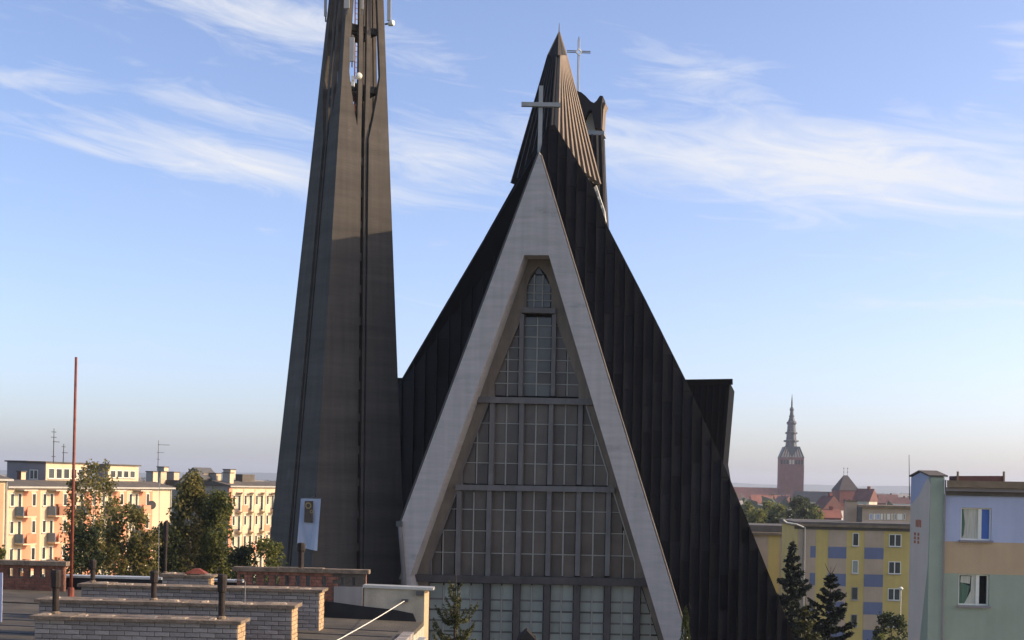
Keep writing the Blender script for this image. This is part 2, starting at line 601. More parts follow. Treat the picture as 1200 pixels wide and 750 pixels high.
def side_piece(y0, y1, lpts, rpts):
    surr.append([(lx(y0), y0)] + lpts + [(lx(y1), y1)])
    surr.append([(rx(y0), y0)] + rpts + [(rx(y1), y1)])


side_piece(290, 363, [(631, 290), (631, 312), (622, 322), (617, 338), (617, 363)], [(631, 290), (631, 312), (640, 322), (646, 338), (646, 363)])
side_piece(363, 468, [(612, 363), (612, 371), (579, 448), (579, 468)], [(650, 363), (650, 371), (678, 450), (678, 468)])
side_piece(468, 571, [(574, 468), (572, 473), (541, 552), (541, 571)], [(684, 468), (686.5, 475), (712, 555), (712, 571)])
side_piece(571, 679, [(537, 571), (536, 574), (505, 656), (505, 679)], [(717, 571), (719, 577), (744, 659), (744, 679)])
surr.append([(470, 679), (502, 679), (502, 1000), (440, 1000)])
surr.append([(790, 685), (752, 687), (852, 1000), (872, 1000)])
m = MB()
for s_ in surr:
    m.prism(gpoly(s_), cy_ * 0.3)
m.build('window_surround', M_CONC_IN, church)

glazing = MB().prism(gpoly([(628, 320), (634, 320), (700, 560), (800, 1000), (520, 1000), (560, 560)], 1.9), cy_ * 0.05).build('glazed_wall', M_DARKIN, church)


def fbar(a, b, wpx, d0, d1, name, mt, parent):
    """bar in the facade between two photo points"""
    pa, pb = PP(a[0], a[1], fac(d0)), PP(b[0], b[1], fac(d0))
    mb = MB()
    t = (pb - pa).normalized()
    s = t.cross(cy_).normalized() * (wpx / 22.5 / 2)
    mb.prism([pa + s, pb + s, pb - s, pa - s], cy_ * (d1 - d0))
    return mb.build(name, mt, parent)


# ledges
for (a, b, w) in [((612, 363), (651, 364), 6), ((553, 468), (697, 471), 7), ((534, 571), (720, 574), 6.5), ((486, 677.5), (762, 683), 8.5)]:
    fbar(a, b, w, 0.98, 1.6, 'ledge', M_BEAMD if w > 8 else M_BEAM, glazing)
# mullions
lean = 0.021


def mull(x, y0, y1, w, mt=M_BEAM, nm='mullion', d0=1.1, d1=1.55):
    fbar((x, y0), (x - lean * (y1 - y0), y1), w, d0, d1, nm, mt, glazing)


for x in (611.5, 649.5):
    mull(x, 368, 464, 5)
for x in (576.7, 611.3, 645.8, 680.3):
    mull(x, 472.5, 568, 5.5)
for x in (537.8, 573.2, 608.4, 643.5, 678.4, 713.4):
    mull(x, 575, 675, 5.5)
for x in (570.5, 605.5, 641, 676, 712, 747):
    mull(x, 684, 1000, 7, M_BEAMD)


def panes(poly, cols, rows_, mt, y_ref, gap=0.9, d=1.42, slope=0.021):
    """clip a leaning grid against a glazed outline; one object per pane"""
    for i in range(len(cols) - 1):
        for j in range(len(rows_) - 1):
            y0, y1 = rows_[j], rows_[j + 1]
            xa, xb = cols[i], cols[i + 1]
            sh = lambda x, y: (x - lean * (y - y_ref), y + slope * (x - 630))
            cell = [sh(xa + gap, y0 + gap), sh(xb - gap, y0 + gap), sh(xb - gap, y1 - gap), sh(xa + gap, y1 - gap)]
            c = clip_poly(cell, poly) if parea(poly) else cell
            if len(c) < 3 or parea(c) < 6:
                continue
            mt_ = mt(i, j) if callable(mt) else mt
            pl = fac(d)
            pts = [PP(x, y, pl) for x, y in c]
            cen = sum(pts, V()) / len(pts)
            tx, tz = random.uniform(-.012, .012), random.uniform(-.012, .012)
            pts = [p + cy_ * ((p - cen).dot(cx_) * tx + (p - cen).z * tz) for p in pts]
            MB().prism(pts, cy_ * 0.03).build('pane', mt_, glazing)


def ext(poly, k=0.0):
    return poly


brown = lambda i, j: M_GLASS
panes([(617, 360), (617, 338), (631, 312), (646, 338), (646, 360)], [617, 626.5, 636.5, 646], [311, 322, 333.5, 343.5, 352, 361], M_GLASSC, 340)
panes(glaz['b'], [613.5, 630.2, 647], [371, 381.5, 395, 408, 422, 436, 450, 465], lambda i, j: M_GLASSC if j < 5 or random.random() < 0.4 else M_GLASS, 371)
panes(glaz['b'], [577, 595.5, 609], [371, 381.5, 395, 408, 422, 436, 450, 465], M_GLASS, 371)
panes(glaz['b'], [652, 665.5, 682], [371, 381.5, 395, 408, 422, 436, 450, 465], M_GLASS, 371)
mc = [541, 559.5, 574, 579.5, 594, 608.5, 614, 628.5, 643, 648.5, 663, 677.5, 683, 697.5, 715]
for a, b in ((0, 2), (3, 5), (6, 8), (9, 11), (12, 14)):
    panes(glaz['c'], mc[a:b + 1], [473, 497, 520.5, 543.7, 569], M_GLASS, 473)
md = [503, 519.5, 535, 540.5, 555.5, 570.5, 576, 590.8, 605.7, 611, 626, 640.7, 646.3, 661, 675.7, 681, 696, 710.7, 716, 731, 748]
for a in range(0, 20, 3):
    panes(glaz['d'], md[a:a + 3], [575.5, 598.5, 623.5, 649.5, 677], M_GLASS, 575)
me_ = [503, 520, 537, 538, 552, 567, 574, 588, 602, 609, 623, 637.5, 644.5, 658, 672.5, 679.5, 694, 708.5, 715.5, 729, 743.5, 750, 763, 778]
for a in (0, 3, 6, 9, 12, 15, 18, 21):
    panes([(502, 1000), (502, 683), (751, 687), (852, 1000)], me_[a:a + 3], [684, 704, 716.5, 729, 741.5, 756, 780], M_GLASSL, 684)
# pale glazing bars behind the gaps between panes
m = MB()


def bars(cols, y0, y1, poly=None, ry=None):
    for x in cols:
        pa, pb = (x, y0), (x - lean * (y1 - y0), y1)
        fbar(pa, pb, 1.5, 1.36, 1.46, 'glazing_bar', M_BARW, glazing)


bars([630.2], 372, 464)
bars([595.5, 665.5], 408, 464)
bars([594, 628.5, 663], 474, 568)
bars([559.5], 506, 567)
bars([697.5], 508, 568)
bars([555.5, 590.8, 626, 661, 696], 576, 675)
bars([519.5], 622, 675)
bars([731], 622, 678)
bars([626.5, 636.5], 322, 360)


def hbar(x0, x1, y):
    yy = lambda x: y + 0.021 * (x - 630)
    fbar((x0, yy(x0)), (x1, yy(x1)), 1.2, 1.37, 1.46, 'glazing_bar', M_BARW, glazing)


for y, a, b in ((381.5, 605, 657), (395, 601, 661), (408, 596, 665), (422, 590, 669), (436, 584.5, 674), (450, 579.5, 678),
                (497, 562.5, 694), (520.5, 553.5, 701.5), (543.7, 545, 709), (598.5, 527.5, 726), (623.5, 518, 733), (649.5, 508, 741), (343.5, 617, 646), (352, 617, 646), (333.5, 619, 645)):
    hbar(a, b, y)
bars([520, 537.5, 552, 588, 623, 658, 694, 729, 763], 686, 790)
for y in (704, 716.5, 729, 741.5, 756):
    fbar((503, y - 2.6), (760, y + 2.7), 2.0, 1.385, 1.46, 'glazing_bar', M_GLASSC if y in (716.5, 741.5) else M_BEAM, glazing)

# sloping edge trims on the diagonal window edges
for a, b in (((572, 473), (541, 552)), ((541, 552), (541, 568)), ((686.5, 475), (712, 555)), ((712, 555), (711.7, 569)), ((536, 574), (505, 656)), ((505, 656), (505, 674)),
             ((719, 577), (744, 659)), ((744, 659), (743.6, 679))):
    fbar(a, b, 1.3, 1.15, 1.25, 'edge_trim', M_BARW if a[0] > 630 else M_BEAM, glazing)

# roof planes beside the gable: each contains the gable's edge and turns back from it
beta = R(20)
eR = cx_ * math.cos(beta) + cy_ * math.sin(beta)
edgeR = (PP(800, 730, f0) - APX).normalized()
nR = edgeR.cross(eR).normalized()
if nR.y > 0:
    nR = -nR
planeR = (APX + cy_ * 0.35, nR)
betaL = R(26)
eL = -cx_ * math.cos(betaL) + cy_ * math.sin(betaL)
edgeL = (PP(470, 612, f0) - APX).normalized()
nL = edgeL.cross(eL).normalized()
if nL.y > 0:
    nL = -nL
LA, LB, LC = P(641, 148, 67.0), P(476, 610, 75.5), P(472, 440, 76.0)
nL = (LB - LA).cross(LC - LA).normalized()
if nL.y > 0:
    nL = -nL
planeL = (LA, nL)
polyR = [(633, 178), (638, 156), (641, 148), (650, 146), (666, 172), (697, 222), (712, 265), (757, 352), (805, 448), (850, 548), (884, 630), (921, 722), (934, 756), (812, 756), (801, 730)]
polyL = [(632, 178), (638, 156), (641, 148), (605, 212), (567, 280), (520, 360), (473, 440), (420, 532), (380, 602), (372, 620), (372, 700), (474, 700), (470, 612)]
roofR = MB().prism([PP(x, y, (planeR[0] - nR * 0.06, nR)) for x, y in polyR[:-2] + [(1030, 1000), (884, 1006), (801, 730)]], -nR * 0.35).build('roof_slope', M_ROOFD, church)
roofL = MB().prism([PP(x, y, (planeL[0] - nL * 0.06, nL)) for x, y in polyL[:-3] + [(372, 1000), (474, 1000), (474, 700), (470, 612)]], -nL * 0.35).build('roof_slope', M_ROOFD, church)


def sheet_roof(poly, plane, nrm, parent, step, x0, x1, ymax=757):
    x = x0
    k = 0
    while x < x1:
        w = step * random.uniform(0.93, 1.07)
        y = 140 + random.uniform(-40, 0)
        while y < ymax:
            h = random.choice((34, 44, 52, 66)) * random.uniform(0.85, 1.15)
            shx = lambda xx, yy: (xx - 0.018 * (yy - 400), yy + 0.02 * (xx - 700))
            cell = [shx(x + 0.35, y + 0.25), shx(x + w - 0.35, y + 0.25), shx(x + w - 0.35, y + h - 0.25), shx(x + 0.35, y + h - 0.25)]
            c = clip_poly(poly, cell)
            if parea(c) > 8:
                off = random.uniform(0.0, 0.035)
                pts = [PP(a, b, (plane[0] + nrm * off, nrm)) for a, b in c]
                cen = sum(pts, V()) / len(pts)
                tl, tv = random.uniform(-.014, .014), random.uniform(-.008, .008)
                pts = [p + nrm * ((p - cen).dot(cx_) * tl + (p - cen).z * tv) for p in pts]
                MB().prism(pts, -nrm * 0.05).build('roof_panel', M_ROOFP, parent)
            y += h
        # standing seam
        c = clip_poly(poly, [(x - 0.5 - 0.018 * (100 - 400), 100), (x + 0.5 - 0.018 * (100 - 400), 100), (x + 0.5 - 0.018 * (ymax - 400), ymax), (x - 0.5 - 0.018 * (ymax - 400), ymax)])
        if parea(c) > 12:
            MB().prism([PP(a, b, (plane[0] + nrm * 0.085, nrm)) for a, b in c], -nrm * 0.08).build('standing_seam', M_ROOFP, parent)
        x += w
        k += 1


sheet_roof(polyR, planeR, nR, roofR, 11.5, 628, 945)
sheet_roof(polyL, planeL, nL, roofL, 13.0, 365, 650, 700)
# pale flashing along the gable's right edge and its cap, gutter box on the left
fl = MB()
a, b = PP(633.3, 180, fac(0.02)), PP(801, 730, fac(0.02))
fl.prism([a, b, b + cx_ * 0.03, a + cx_ * 0.03], cy_ * 0.3)
fl.build('edge_flashing', M_BEAM, church)
fl = MB()
a, b = PP(631, 179, fac(0.02)), PP(469.5, 611, fac(0.02))
fl.prism([a, b, b - cx_ * 0.06, a - cx_ * 0.06], cy_ * 0.4)
fl.build('edge_flashing', M_STEELD, church)
dp = MB()
dp.obox(PP(468.5, 612, fac(-0.1)), cx_, cy_, UP, (-0.16, -0.12, -0.22), (0.12, 0.14, 0.05))
dp.build('gutter_box', M_STEELD, church)
dp = MB()
dp.tube([PP(468.5, 615, fac(-0.1)), PP(470.5, 640, fac(-0.1)), PP(474.5, 690, fac(-0.1)), PP(476, 760, fac(-0.1)), ground_at(PP(476, 760, fac(-0.1)))], 0.11, 8)
dp.build('downpipe', M_BEAM, church, True)

# cheek wall from the gable's left edge back to the left slope
def back_to(p, plane):
    t = (plane[0] - p).dot(plane[1]) / cy_.dot(plane[1])
    return p + cy_ * t


ca, cb2, cc2 = PP(631, 181, fac(0.3)), PP(471, 612, fac(0.3)), PP(475, 1000, fac(0.3))
m = MB()
m.loft([[ca, cb2, cc2], [back_to(ca, planeL), back_to(cb2, planeL), back_to(cc2, planeL)], [back_to(ca, planeL) + cx_ * 0.3, back_to(cb2, planeL) + cx_ * 0.3, back_to(cc2, planeL) + cx_ * 0.3], [ca + cx_ * 0.3, cb2 + cx_ * 0.3, cc2 + cx_ * 0.3]], caps=False, closed=False)
m.build('cheek_wall', M_ROOFD, church)

# body of the nave behind the two slopes
rimR = [PP(x, y, (planeR[0] - nR * 0.2, nR)) for x, y in [(645, 150), (697, 224), (712, 268), (757, 355), (804, 450), (848, 548), (882, 630), (919, 722), (1026, 1000)]]
rimL = [PP(x, y, (planeL[0] - nL * 0.2, nL)) for x, y in [(606, 214), (568, 281), (521, 361), (474, 441), (421, 533), (382, 602), (374, 640), (374, 1000)]]
ring0 = rimR + rimL[::-1]
axis = sum([rimR[4], rimL[3]], V()) / 2
rings = [ring0]
for d, sx, sz in ((6.5, 0.93, 0.985), (9, 0.85, 0.93), (24, 0.62, 0.78)):
    rr = []
    for p in ring0:
        q = p - axis
        lxx = q.dot(cx_)
        rr.append(V((0, 0, max(0.0, p.z * sz))) + V((axis.x, axis.y, 0)) + cx_ * (lxx * sx) + cy_ * (q.dot(cy_) * (1 - d / 24) + d))
    rings.append(rr)
nave = MB().loft(rings).build('nave_roof', M_ROOFD, church)

# transept prows, left and right
for sgn in (1, -1):
    m = MB()
    if sgn == 1:
        pts = [(790, 449.5), (855.5, 448.5), (847.5, 542), (852, 570), (790, 570)]
        ft = [P(x, y, 76.0) for x, y in pts]
    else:
        base = [P(x, y, 76.0) for x, y in [(790, 449.5), (855.5, 448.5), (847.5, 542), (852, 570), (790, 570)]]
        ft = [p - cx_ * (2 * (p - axis).dot(cx_)) for p in base]
    m.prism(ft, cy_ * 7)
    tr = m.build('transept_prow', M_ROOFD, church)
    tz = ft[0].z
    for k in range(9):
        t = (k + 0.5) / 9
        a = ft[0].lerp(ft[1], t)
        b = V((a.x, a.y, 0)) + V((0, 0, ft[2].z - 1.2))
        b = b + (ft[2] - ft[1]).dot(cx_) * cx_ * t
        MB().bar(a - cy_ * 0.03, b - cy_ * 0.03, 0.10, 0.08).build('batten', M_ROOFP, tr)
    MB().bar(ft[0] - cy_ * 0.05 + UP * 0.05, ft[1] - cy_ * 0.05 + UP * 0.05 + cx_ * 0.15 * sgn, 0.14, 0.35).build('ridge_cap', M_ROOFD, tr)

# spire: a ribbed pyramid with one corner towards the camera
sf_b, sl_b, sr_b = P(650, 160, 72.0), P(604, 216, 76.0), P(698.5, 217, 76.5)
sb_b = sl_b + sr_b - sf_b
sf_t, sl_t, sr_t = P(654.3, 66, 75.2), P(644.5, 65, 75.8), P(661.5, 65.5, 76.2)
sb_t = sl_t + sr_t - sf_t
# carry the pyramid's foot down inside the roof
k = 0.22
ext_ = lambda b, t: b + (b - t) * k
foot = [ext_(sf_b, sf_t), sr_b, sb_b, sl_b]
topr = [sf_t, sr_t, sb_t, sl_t]
spire = MB().loft([foot, topr]).build('spire', M_SPIRE, church)


def ribs(b0, b1, t0, t1, n, mt, wid=0.17):
    fn = (b1 - b0).cross(t0 - b0).normalized()
    if fn.y > 0:
        fn = -fn
    for i in range(n):
        s = i / (n - 1)
        a, b = b0.lerp(b1, s), t0.lerp(t1, s)
        w0, w1 = wid, wid * 0.55
        sd = (b1 - b0).normalized()
        m_ = MB()
        m_.loft([[a - sd * w0 / 2, a + sd * w0 / 2, a + sd * w0 / 2 + fn * 0.30, a - sd * w0 / 2 + fn * 0.30],
                 [b - sd * w1 / 2, b + sd * w1 / 2, b + sd * w1 / 2 + fn * 0.16, b - sd * w1 / 2 + fn * 0.16]])
        m_.build('batten', mt, spire)


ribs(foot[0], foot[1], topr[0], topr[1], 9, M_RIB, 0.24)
ribs(foot[0], foot[3], topr[0], topr[3], 7, M_SPIRE, 0.16)  # left face's shade put into its battens by the dark board colour
tip = P(655.2, 38, 75.9)
capb = [sf_t + (sf_t - (sf_t + sb_t) / 2) * 0.22, sr_t + (sr_t - (sl_t + sr_t) / 2) * 0.22, sb_t, sl_t + (sl_t - (sl_t + sr_t) / 2) * 0.22]
capb = [p + UP * 0.05 for p in capb]
m = MB()
cen = sum(capb, V()) / 4
m.loft([[p - UP * 0.18 for p in capb], capb, [tip + (p - cen) * 0.05 for p in capb]])
spcap = m.build('spire_cap', M_SPIRE, church)
for q in (capb[0], capb[1], capb[3], capb[0].lerp(capb[1], 0.5)):
    MB().bar(q, tip, 0.09).build('hip_batten', M_RIB, spcap)
MB().tube([tip, tip + UP * 0.55], [0.04, 0.015], 6).build('finial', M_STEELD, church)

# rear gable fin with curved horn, ledge and lantern strip
RB = P(690, 200, 84.0)
rp = lambda x, y: PP(x, y, (RB, cy_))
rear = MB().prism([rp(672, 158), rp(705.5, 158), rp(707, 205), rp(711, 275), rp(672, 275)], cy_ * 1.4).build('rear_fin', M_SPIRE, church)
for k in range(6):
    x0 = 676 + k * 6.0
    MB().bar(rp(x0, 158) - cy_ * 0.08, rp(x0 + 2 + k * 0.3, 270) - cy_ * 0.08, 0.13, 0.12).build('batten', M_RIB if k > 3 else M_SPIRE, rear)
MB().prism([rp(672, 152), rp(708, 153.5), rp(708, 158.5), rp(672, 157)], cy_ * 0.9).build('ledge', M_STEEL, rear)
horn = MB()
arc = [(668, 152), (668, 112), (676, 106.5), (681, 108), (686, 112), (692, 118.5), (696, 120.5), (699, 118), (703, 112), (706.5, 112.5), (704.5, 125), (704.5, 150), (697, 150), (693, 128), (688, 131), (683, 145), (681, 152)]
horn.prism([rp(x, y) for x, y in arc], cy_ * 1.2)
horn.build('curved_horn', M_SPIRE, rear)
MB().prism([rp(x, y) + cy_ * 0.6 for x, y in [(681, 152), (684, 140), (692, 126), (696, 128), (699, 152)]], cy_ * 0.4).build('pale_panel', M_PLAST, rear)
MB().prism([rp(x, y) + cy_ * 0.3 for x, y in [(706, 118), (709, 119), (706.5, 126), (705, 150), (704, 150)]], cy_ * 1.2).build('horn_edge', M_RIB, rear)
# clerestory strip below the spire's right foot
cl0 = MB().prism([P(x, y, 77.0) for x, y in [(692, 221), (697.5, 213), (708.5, 247), (711, 268), (706, 262)]], cy_ * 0.3).build('clerestory', M_WHITE, church)
for (y, xa, xb) in ((226, 695, 700), (236, 699, 703.5), (246, 703, 706.5)):
    MB().prism([P(xa, y, 76.9), P(xb, y - 3, 76.9), P(xb + 2.2, y + 3.5, 76.9), P(xa + 2.6, y + 6.5, 76.9)], cy_ * 0.05).build('pane', M_GLASSL, cl0)

# crosses (each stands on the church)
cz = APX + cy_ * 0.5
cross = thing('gable_cross', cz, 'grey steel cross on the front gable peak of the church', 'cross')
MB().bar(P(632.3, 182, 65.5), P(634.2, 101, 65.5), 0.21, 0.21).build('upright', M_STEEL, cross)
MB().bar(P(611, 122.3, 65.35), P(656.5, 123.2, 65.35), 0.2, 0.21).build('arm', M_STEEL, cross)
c2 = thing('rear_cross', P(677.5, 108, 85), 'thin pale cross with open diamond centre rising behind the spire', 'cross')
q = lambda x, y: P(x, y, 85.0)
for dx in (-0.9, 0.9):
    MB().tube([q(677.3 + dx, 108), q(678.2 + dx, 64.5)], 0.035, 6).build('upright', M_FLASH, c2)
    MB().tube([q(678.3 + dx, 57.5), q(678.5 + dx, 46)], 0.035, 6).build('upright', M_FLASH, c2)
    MB().tube([q(664.5, 60.2 + dx), q(675, 60.5 + dx)], 0.035, 6).build('arm', M_STEEL, c2)
    MB().tube([q(681.6, 60.9 + dx), q(692, 61.2 + dx)], 0.035, 6).build('arm', M_STEEL, c2)
for a, b in (((675, 61), (678.3, 57.5)), ((678.3, 57.5), (681.6, 61)), ((681.6, 61), (678.3, 64.5)), ((678.3, 64.5), (675, 61))):
    MB().tube([q(*a), q(*b)], 0.05, 6).build('diamond_bar', M_WHITE, c2)
MB().tube([q(678.4, 46), q(678.5, 43)], 0.03, 6).build('tip', M_STEELD, c2)
# small peaked canopy at the church door
cn = thing('notice_board', ground_at(P(617, 700, 58)), 'small dark peaked roof below the church windows', 'shelter')
pk = P(617.5, 739, 58)
MB().prism([pk, P(606, 751, 58), P(629, 751, 58)], V((0, 1.4, 0))).build('gable_roof', M_SPIRE, cn)
for dx in (-0.35, 0.35):
    MB().bar(V((pk.x + dx, pk.y + 0.7, 0)), V((pk.x + dx, pk.y + 0.7, pk.z - 0.3)), 0.12).build('post', M_BARK, cn)
MB().obox(V((pk.x, pk.y + 0.7, 0)), V((1, 0, 0)), V((0, 1, 0)), UP, (-0.3, -0.04, pk.z - 2.2), (0.3, 0.04, pk.z - 0.6)).build('board', M_PLAST, cn)

# ------------------------------------------------------------------ bell tower
TY = 71.0
TH = R(34.8)
tn_r = V((math.sin(TH), -math.cos(TH), 0))     # normal of the right visible face
tn_l = V((-math.cos(TH), -math.sin(TH), 0))    # normal of the left visible face
PXM = F_PX / TY


def tw(y):
    """centre and half side of the tower at photo height y"""
    s = (70 + (y - 210) * 0.1085) / PXM
    c = P(409.5 - (y - 210) * 0.0366, y, TY)
    return c, s / 2


def tz_(y):
    return tw(y)[0].z


tower = thing('bell_tower', ground_at(tw(634)[0]), 'tall tapering dark concrete bell tower with open latticed top', 'tower')
Y_NOTCH, Y_THIN, Y_TOP, Y_BOT = 168.0, 93.0, -150.0, 960.0
# core
rings = []
for y in (Y_BOT, Y_NOTCH - 4):
    c, h = tw(y)
    h2 = h - 0.55
    rings.append([c + tn_r * sx * h2 + tn_l * sy * h2 for sx, sy in ((1, 1), (1, -1), (-1, -1), (-1, 1))])
for r in rings[:1]:
    for p in r:
        p.z = 0
MB().loft(rings).build('core', M_TOWER_IN, tower)
# four L-shaped corner pylons
SLOT = 0.30
T = 0.42
for sx, sy in ((1, 1), (1, -1), (-1, -1), (-1, 1)):
    m = MB()
    rr = []
    for y in [Y_BOT, 700, 560, 420, 300, Y_NOTCH, 145, 120, Y_THIN, 40, -30, Y_TOP]:
        c, h = tw(y)
        if y >= Y_NOTCH:
            arm = h - SLOT
        elif y > Y_THIN:
            t = (Y_NOTCH - y) / (Y_NOTCH - Y_THIN)
            arm = (h - SLOT) * (1 - t) + 0.40 * t
        else:
            arm = 0.40
        th = min(T if y >= Y_NOTCH else (0.30 if y > Y_THIN else 0.22), arm * 0.96)
        a, b = tn_r * sx, tn_l * sy
        o = c + a * h + b * h
        ring = [o, o - b * arm, o - b * arm - a * th, o - b * th - a * th, o - a * arm - b * th, o - a * arm]
        if y == Y_BOT:
            for p in ring:
                p.z = 0
        rr.append(ring)
    m.loft(rr)
    m.build('corner_pylon', M_TOWER, tower)
# twin fins in the slot of each face
for nf, side in ((tn_r, tn_l), (tn_l, tn_r), (-tn_r, tn_l), (-tn_l, tn_r)):
    for s in (-1, 1):
        rr = []
        for y in (Y_BOT, Y_NOTCH + 3, Y_NOTCH - 1, Y_THIN, Y_TOP):
            c, h = tw(y)
            front_ = nf.y < 0
            w = (0.25 if front_ else 0.14) if y < Y_NOTCH else 0.15
            off = 0.02 if y < Y_NOTCH - 1 else 0.12
            o = c + nf * (h - off) + side * (s * (0.235 if y < Y_NOTCH else 0.175))
            dq = 0.35 if y > Y_NOTCH else 0.2
            ring = [o + side * w / 2, o - side * w / 2, o - side * w / 2 - nf * dq, o + side * w / 2 - nf * dq]
            if y == Y_BOT:
                for p in ring:
                    p.z = 0
            rr.append(ring)
        MB().loft(rr).build('fin', M_TOWER, tower)
    # spacer blocks between the fins
    y = 190.0
    while y < 760:
        c, h = tw(y)
        c2_, h2_ = tw(y + 9)
        MB().loft([[c + nf * (h - 0.3) + side * 0.10, c + nf * (h - 0.3) - side * 0.10, c + nf * (h - 0.6) - side * 0.10, c + nf * (h - 0.6) + side * 0.10],
                   [c2_ + nf * (h2_ - 0.3) + side * 0.10, c2_ + nf * (h2_ - 0.3) - side * 0.10, c2_ + nf * (h2_ - 0.6) - side * 0.10, c2_ + nf * (h2_ - 0.6) + side * 0.10]]).build('spacer', M_TOWER, tower)
        y += 37
# ring beams and platforms of the open top
for y in (108, 39, -30, -100):
    c, h = tw(y)
    for nf, side in ((tn_r, tn_l), (tn_l, tn_r), (-tn_r, tn_l), (-tn_l, tn_r)):
        MB().obox(c + nf * (h - 0.36), side, nf, UP, (-h + 0.3, -0.24, -0.18), (h - 0.3, 0.0, 0.18)).build('ring_beam', M_TOWER_IN, tower)
    MB().obox(c, tn_l, tn_r, UP, (-h * 0.62, -0.12, -0.10), (h * 0.62, 0.12, 0.10)).build('cross_beam', M_TOWER_IN, tower)
c, h = tw(-146)
MB().obox(c, tn_l, tn_r, UP, (-h - 0.1, -h - 0.1, 0), (h + 0.1, h + 0.1, 0.35)).build('top_slab', M_TOWER, tower)
# rusty ladder inside the open top
m = MB()
la, lb = P(419, 130, 71.3), P(420.5, -40, 71.3)
for s in (-1, 1):
    m.tube([la + tn_l * 0.2 * s, lb + tn_l * 0.2 * s], 0.035, 6)
for k in range(28):
    p = la.lerp(lb, k / 27)
    m.tube([p - tn_l * 0.2, p + tn_l * 0.2], 0.02, 5)
m.build('ladder', M_RUST, tower)

M_ANT = mat('antenna_grey', (0.42, 0.42, 0.43), 0.5, 0.04, 3)


def panel_antenna(x, y0, y1, Y, w, label):
    a, b = P(x, y1, Y), P(x + 0.3, y0, Y)
    t = thing('panel_antenna', a, label, 'antenna', 'panel antennas on the bell tower')
    MB().bar(a, b, w, 0.14).build('radome', M_ANT, t)
    MB().tube([a + V((0, 0.16, -0.25)), b + V((0, 0.16, 0.2))], 0.045, 6).build('mount_pole', M_STEELD, t)
    for z in (0.25, (b - a).length - 0.25):
        MB().obox(a + UP * z, V((1, 0, 0)), V((0, 1, 0)), UP, (-0.06, 0.05, -0.05), (0.06, 0.2, 0.05)).build('bracket', M_STEELD, t)


panel_antenna(412.3, 44, 72, 68.1, 0.24, 'grey panel antenna on the tower corner post just above the small round dishes')
panel_antenna(406.3, -14, 10, 68.2, 0.28, 'grey panel antenna at the top edge of the picture left of the corner post')
panel_antenna(424.5, -18, 11, 68.3, 0.10, 'slim pale panel antenna at the top edge of the picture inside the tower')
panel_antenna(455.8, -20, 24, 70.2, 0.20, 'long brownish panel antenna outside the right edge of the bell tower')
panel_antenna(381.3, -20, 19, 71.0, 0.14, 'slim dark panel antenna outside the left edge of the bell tower')


def dish(x, y, Y, r, label, dirv):
    c = P(x, y, Y)
    t = thing('dish_antenna', c, label, 'antenna', 'round dishes on the bell tower')
    d = V(dirv).normalized()
    s = d.cross(UP).normalized()
    u = s.cross(d)
    rings = [[c + d * zz + (s * math.cos(j * math.pi / 8) + u * math.sin(j * math.pi / 8)) * rr for j in range(16)] for rr, zz in ((r * 0.6, -0.22), (r, -0.12), (r, 0.05), (r * 0.9, 0.09), (r * 0.4, 0.12))]
    MB().loft(rings).build('drum', M_WHITE, t, False)
    MB().tube([c - d * 0.2, c - d * 0.45], 0.05, 6).build('mount', M_STEELD, t)


dish(420.7, 89, 67.6, 0.17, 'round white dish antenna beside the tower corner post', (0.3, -1, 0))
dish(459.5, 27, 70.2, 0.16, 'round white drum dish sticking out from the right edge of the tower', (0.9, -0.45, 0))
for (x, y) in ((413.8, 92), (413.5, 98.5)):
    c = P(x, y, 67.6)
    single(MB().obox(c, V((1, 0, 0)), V((0, 1, 0)), UP, (-0.08, -0.1, -0.12), (0.08, 0.1, 0.12)), 'radio_unit', M_WHITE, c,
           'small white radio box left of the round dish, ' + ('upper of two' if y < 95 else 'lower of two'), 'radio unit', 'radio boxes on the bell tower')

# banner hung on the tower
M_BANN = mat('banner_blue', (0.30, 0.36, 0.56), 0.7, 0.10, 0.8, col2=(0.58, 0.62, 0.74), stretch=(2.2, 1, 0.3))
M_ICON = mat('icon_panel', (0.075, 0.055, 0.04), 0.6, 0.3, 3)
M_GOLD = mat('icon_gold', (0.38, 0.27, 0.10), 0.5, 0.1, 3)
c634, h634 = tw(612)
bp = (c634 + tn_l * (h634 + 0.05), (tn_l + tn_r * 0.8).normalized())
BY = P(364, 612, 67.0)
bpl = (BY, V((-0.25, -1, 0)).normalized())
bann = thing('banner', PP(361, 645, bpl), 'white and blue cloth banner with dark icon picture hanging on the bell tower', 'banner')
m = MB()
NU, NV = 8, 14
grid = []
for j in range(NV + 1):
    t = j / NV
    L0 = (352.5 + (348.5 - 352.5) * t, 584 + (641 - 584) * t)
    R0 = (376.3 + (372 - 376.3) * t, 584 + (645.5 - 584) * t)
    row = []
    for i in range(NU + 1):
        s = i / NU
        p = PP(L0[0] + (R0[0] - L0[0]) * s, L0[1] + (R0[1] - L0[1]) * s, bpl)
        row.append(p + bpl[1] * (0.05 * math.sin(s * 7 + t * 2) * (0.3 + t)))
    grid.append(row)
m.loft(grid, caps=False, closed=False)
cloth = m.build('cloth', M_BANN, bann, True)
MB().prism([PP(x, y, bpl) + bpl[1] * 0.09 for x, y in [(358, 587), (367.8, 587), (367.3, 612.5), (357.3, 612)]], bpl[1] * 0.012).build('picture', M_ICON, bann)
pic = [o for o in bann.children if o.name.startswith('picture')][0]
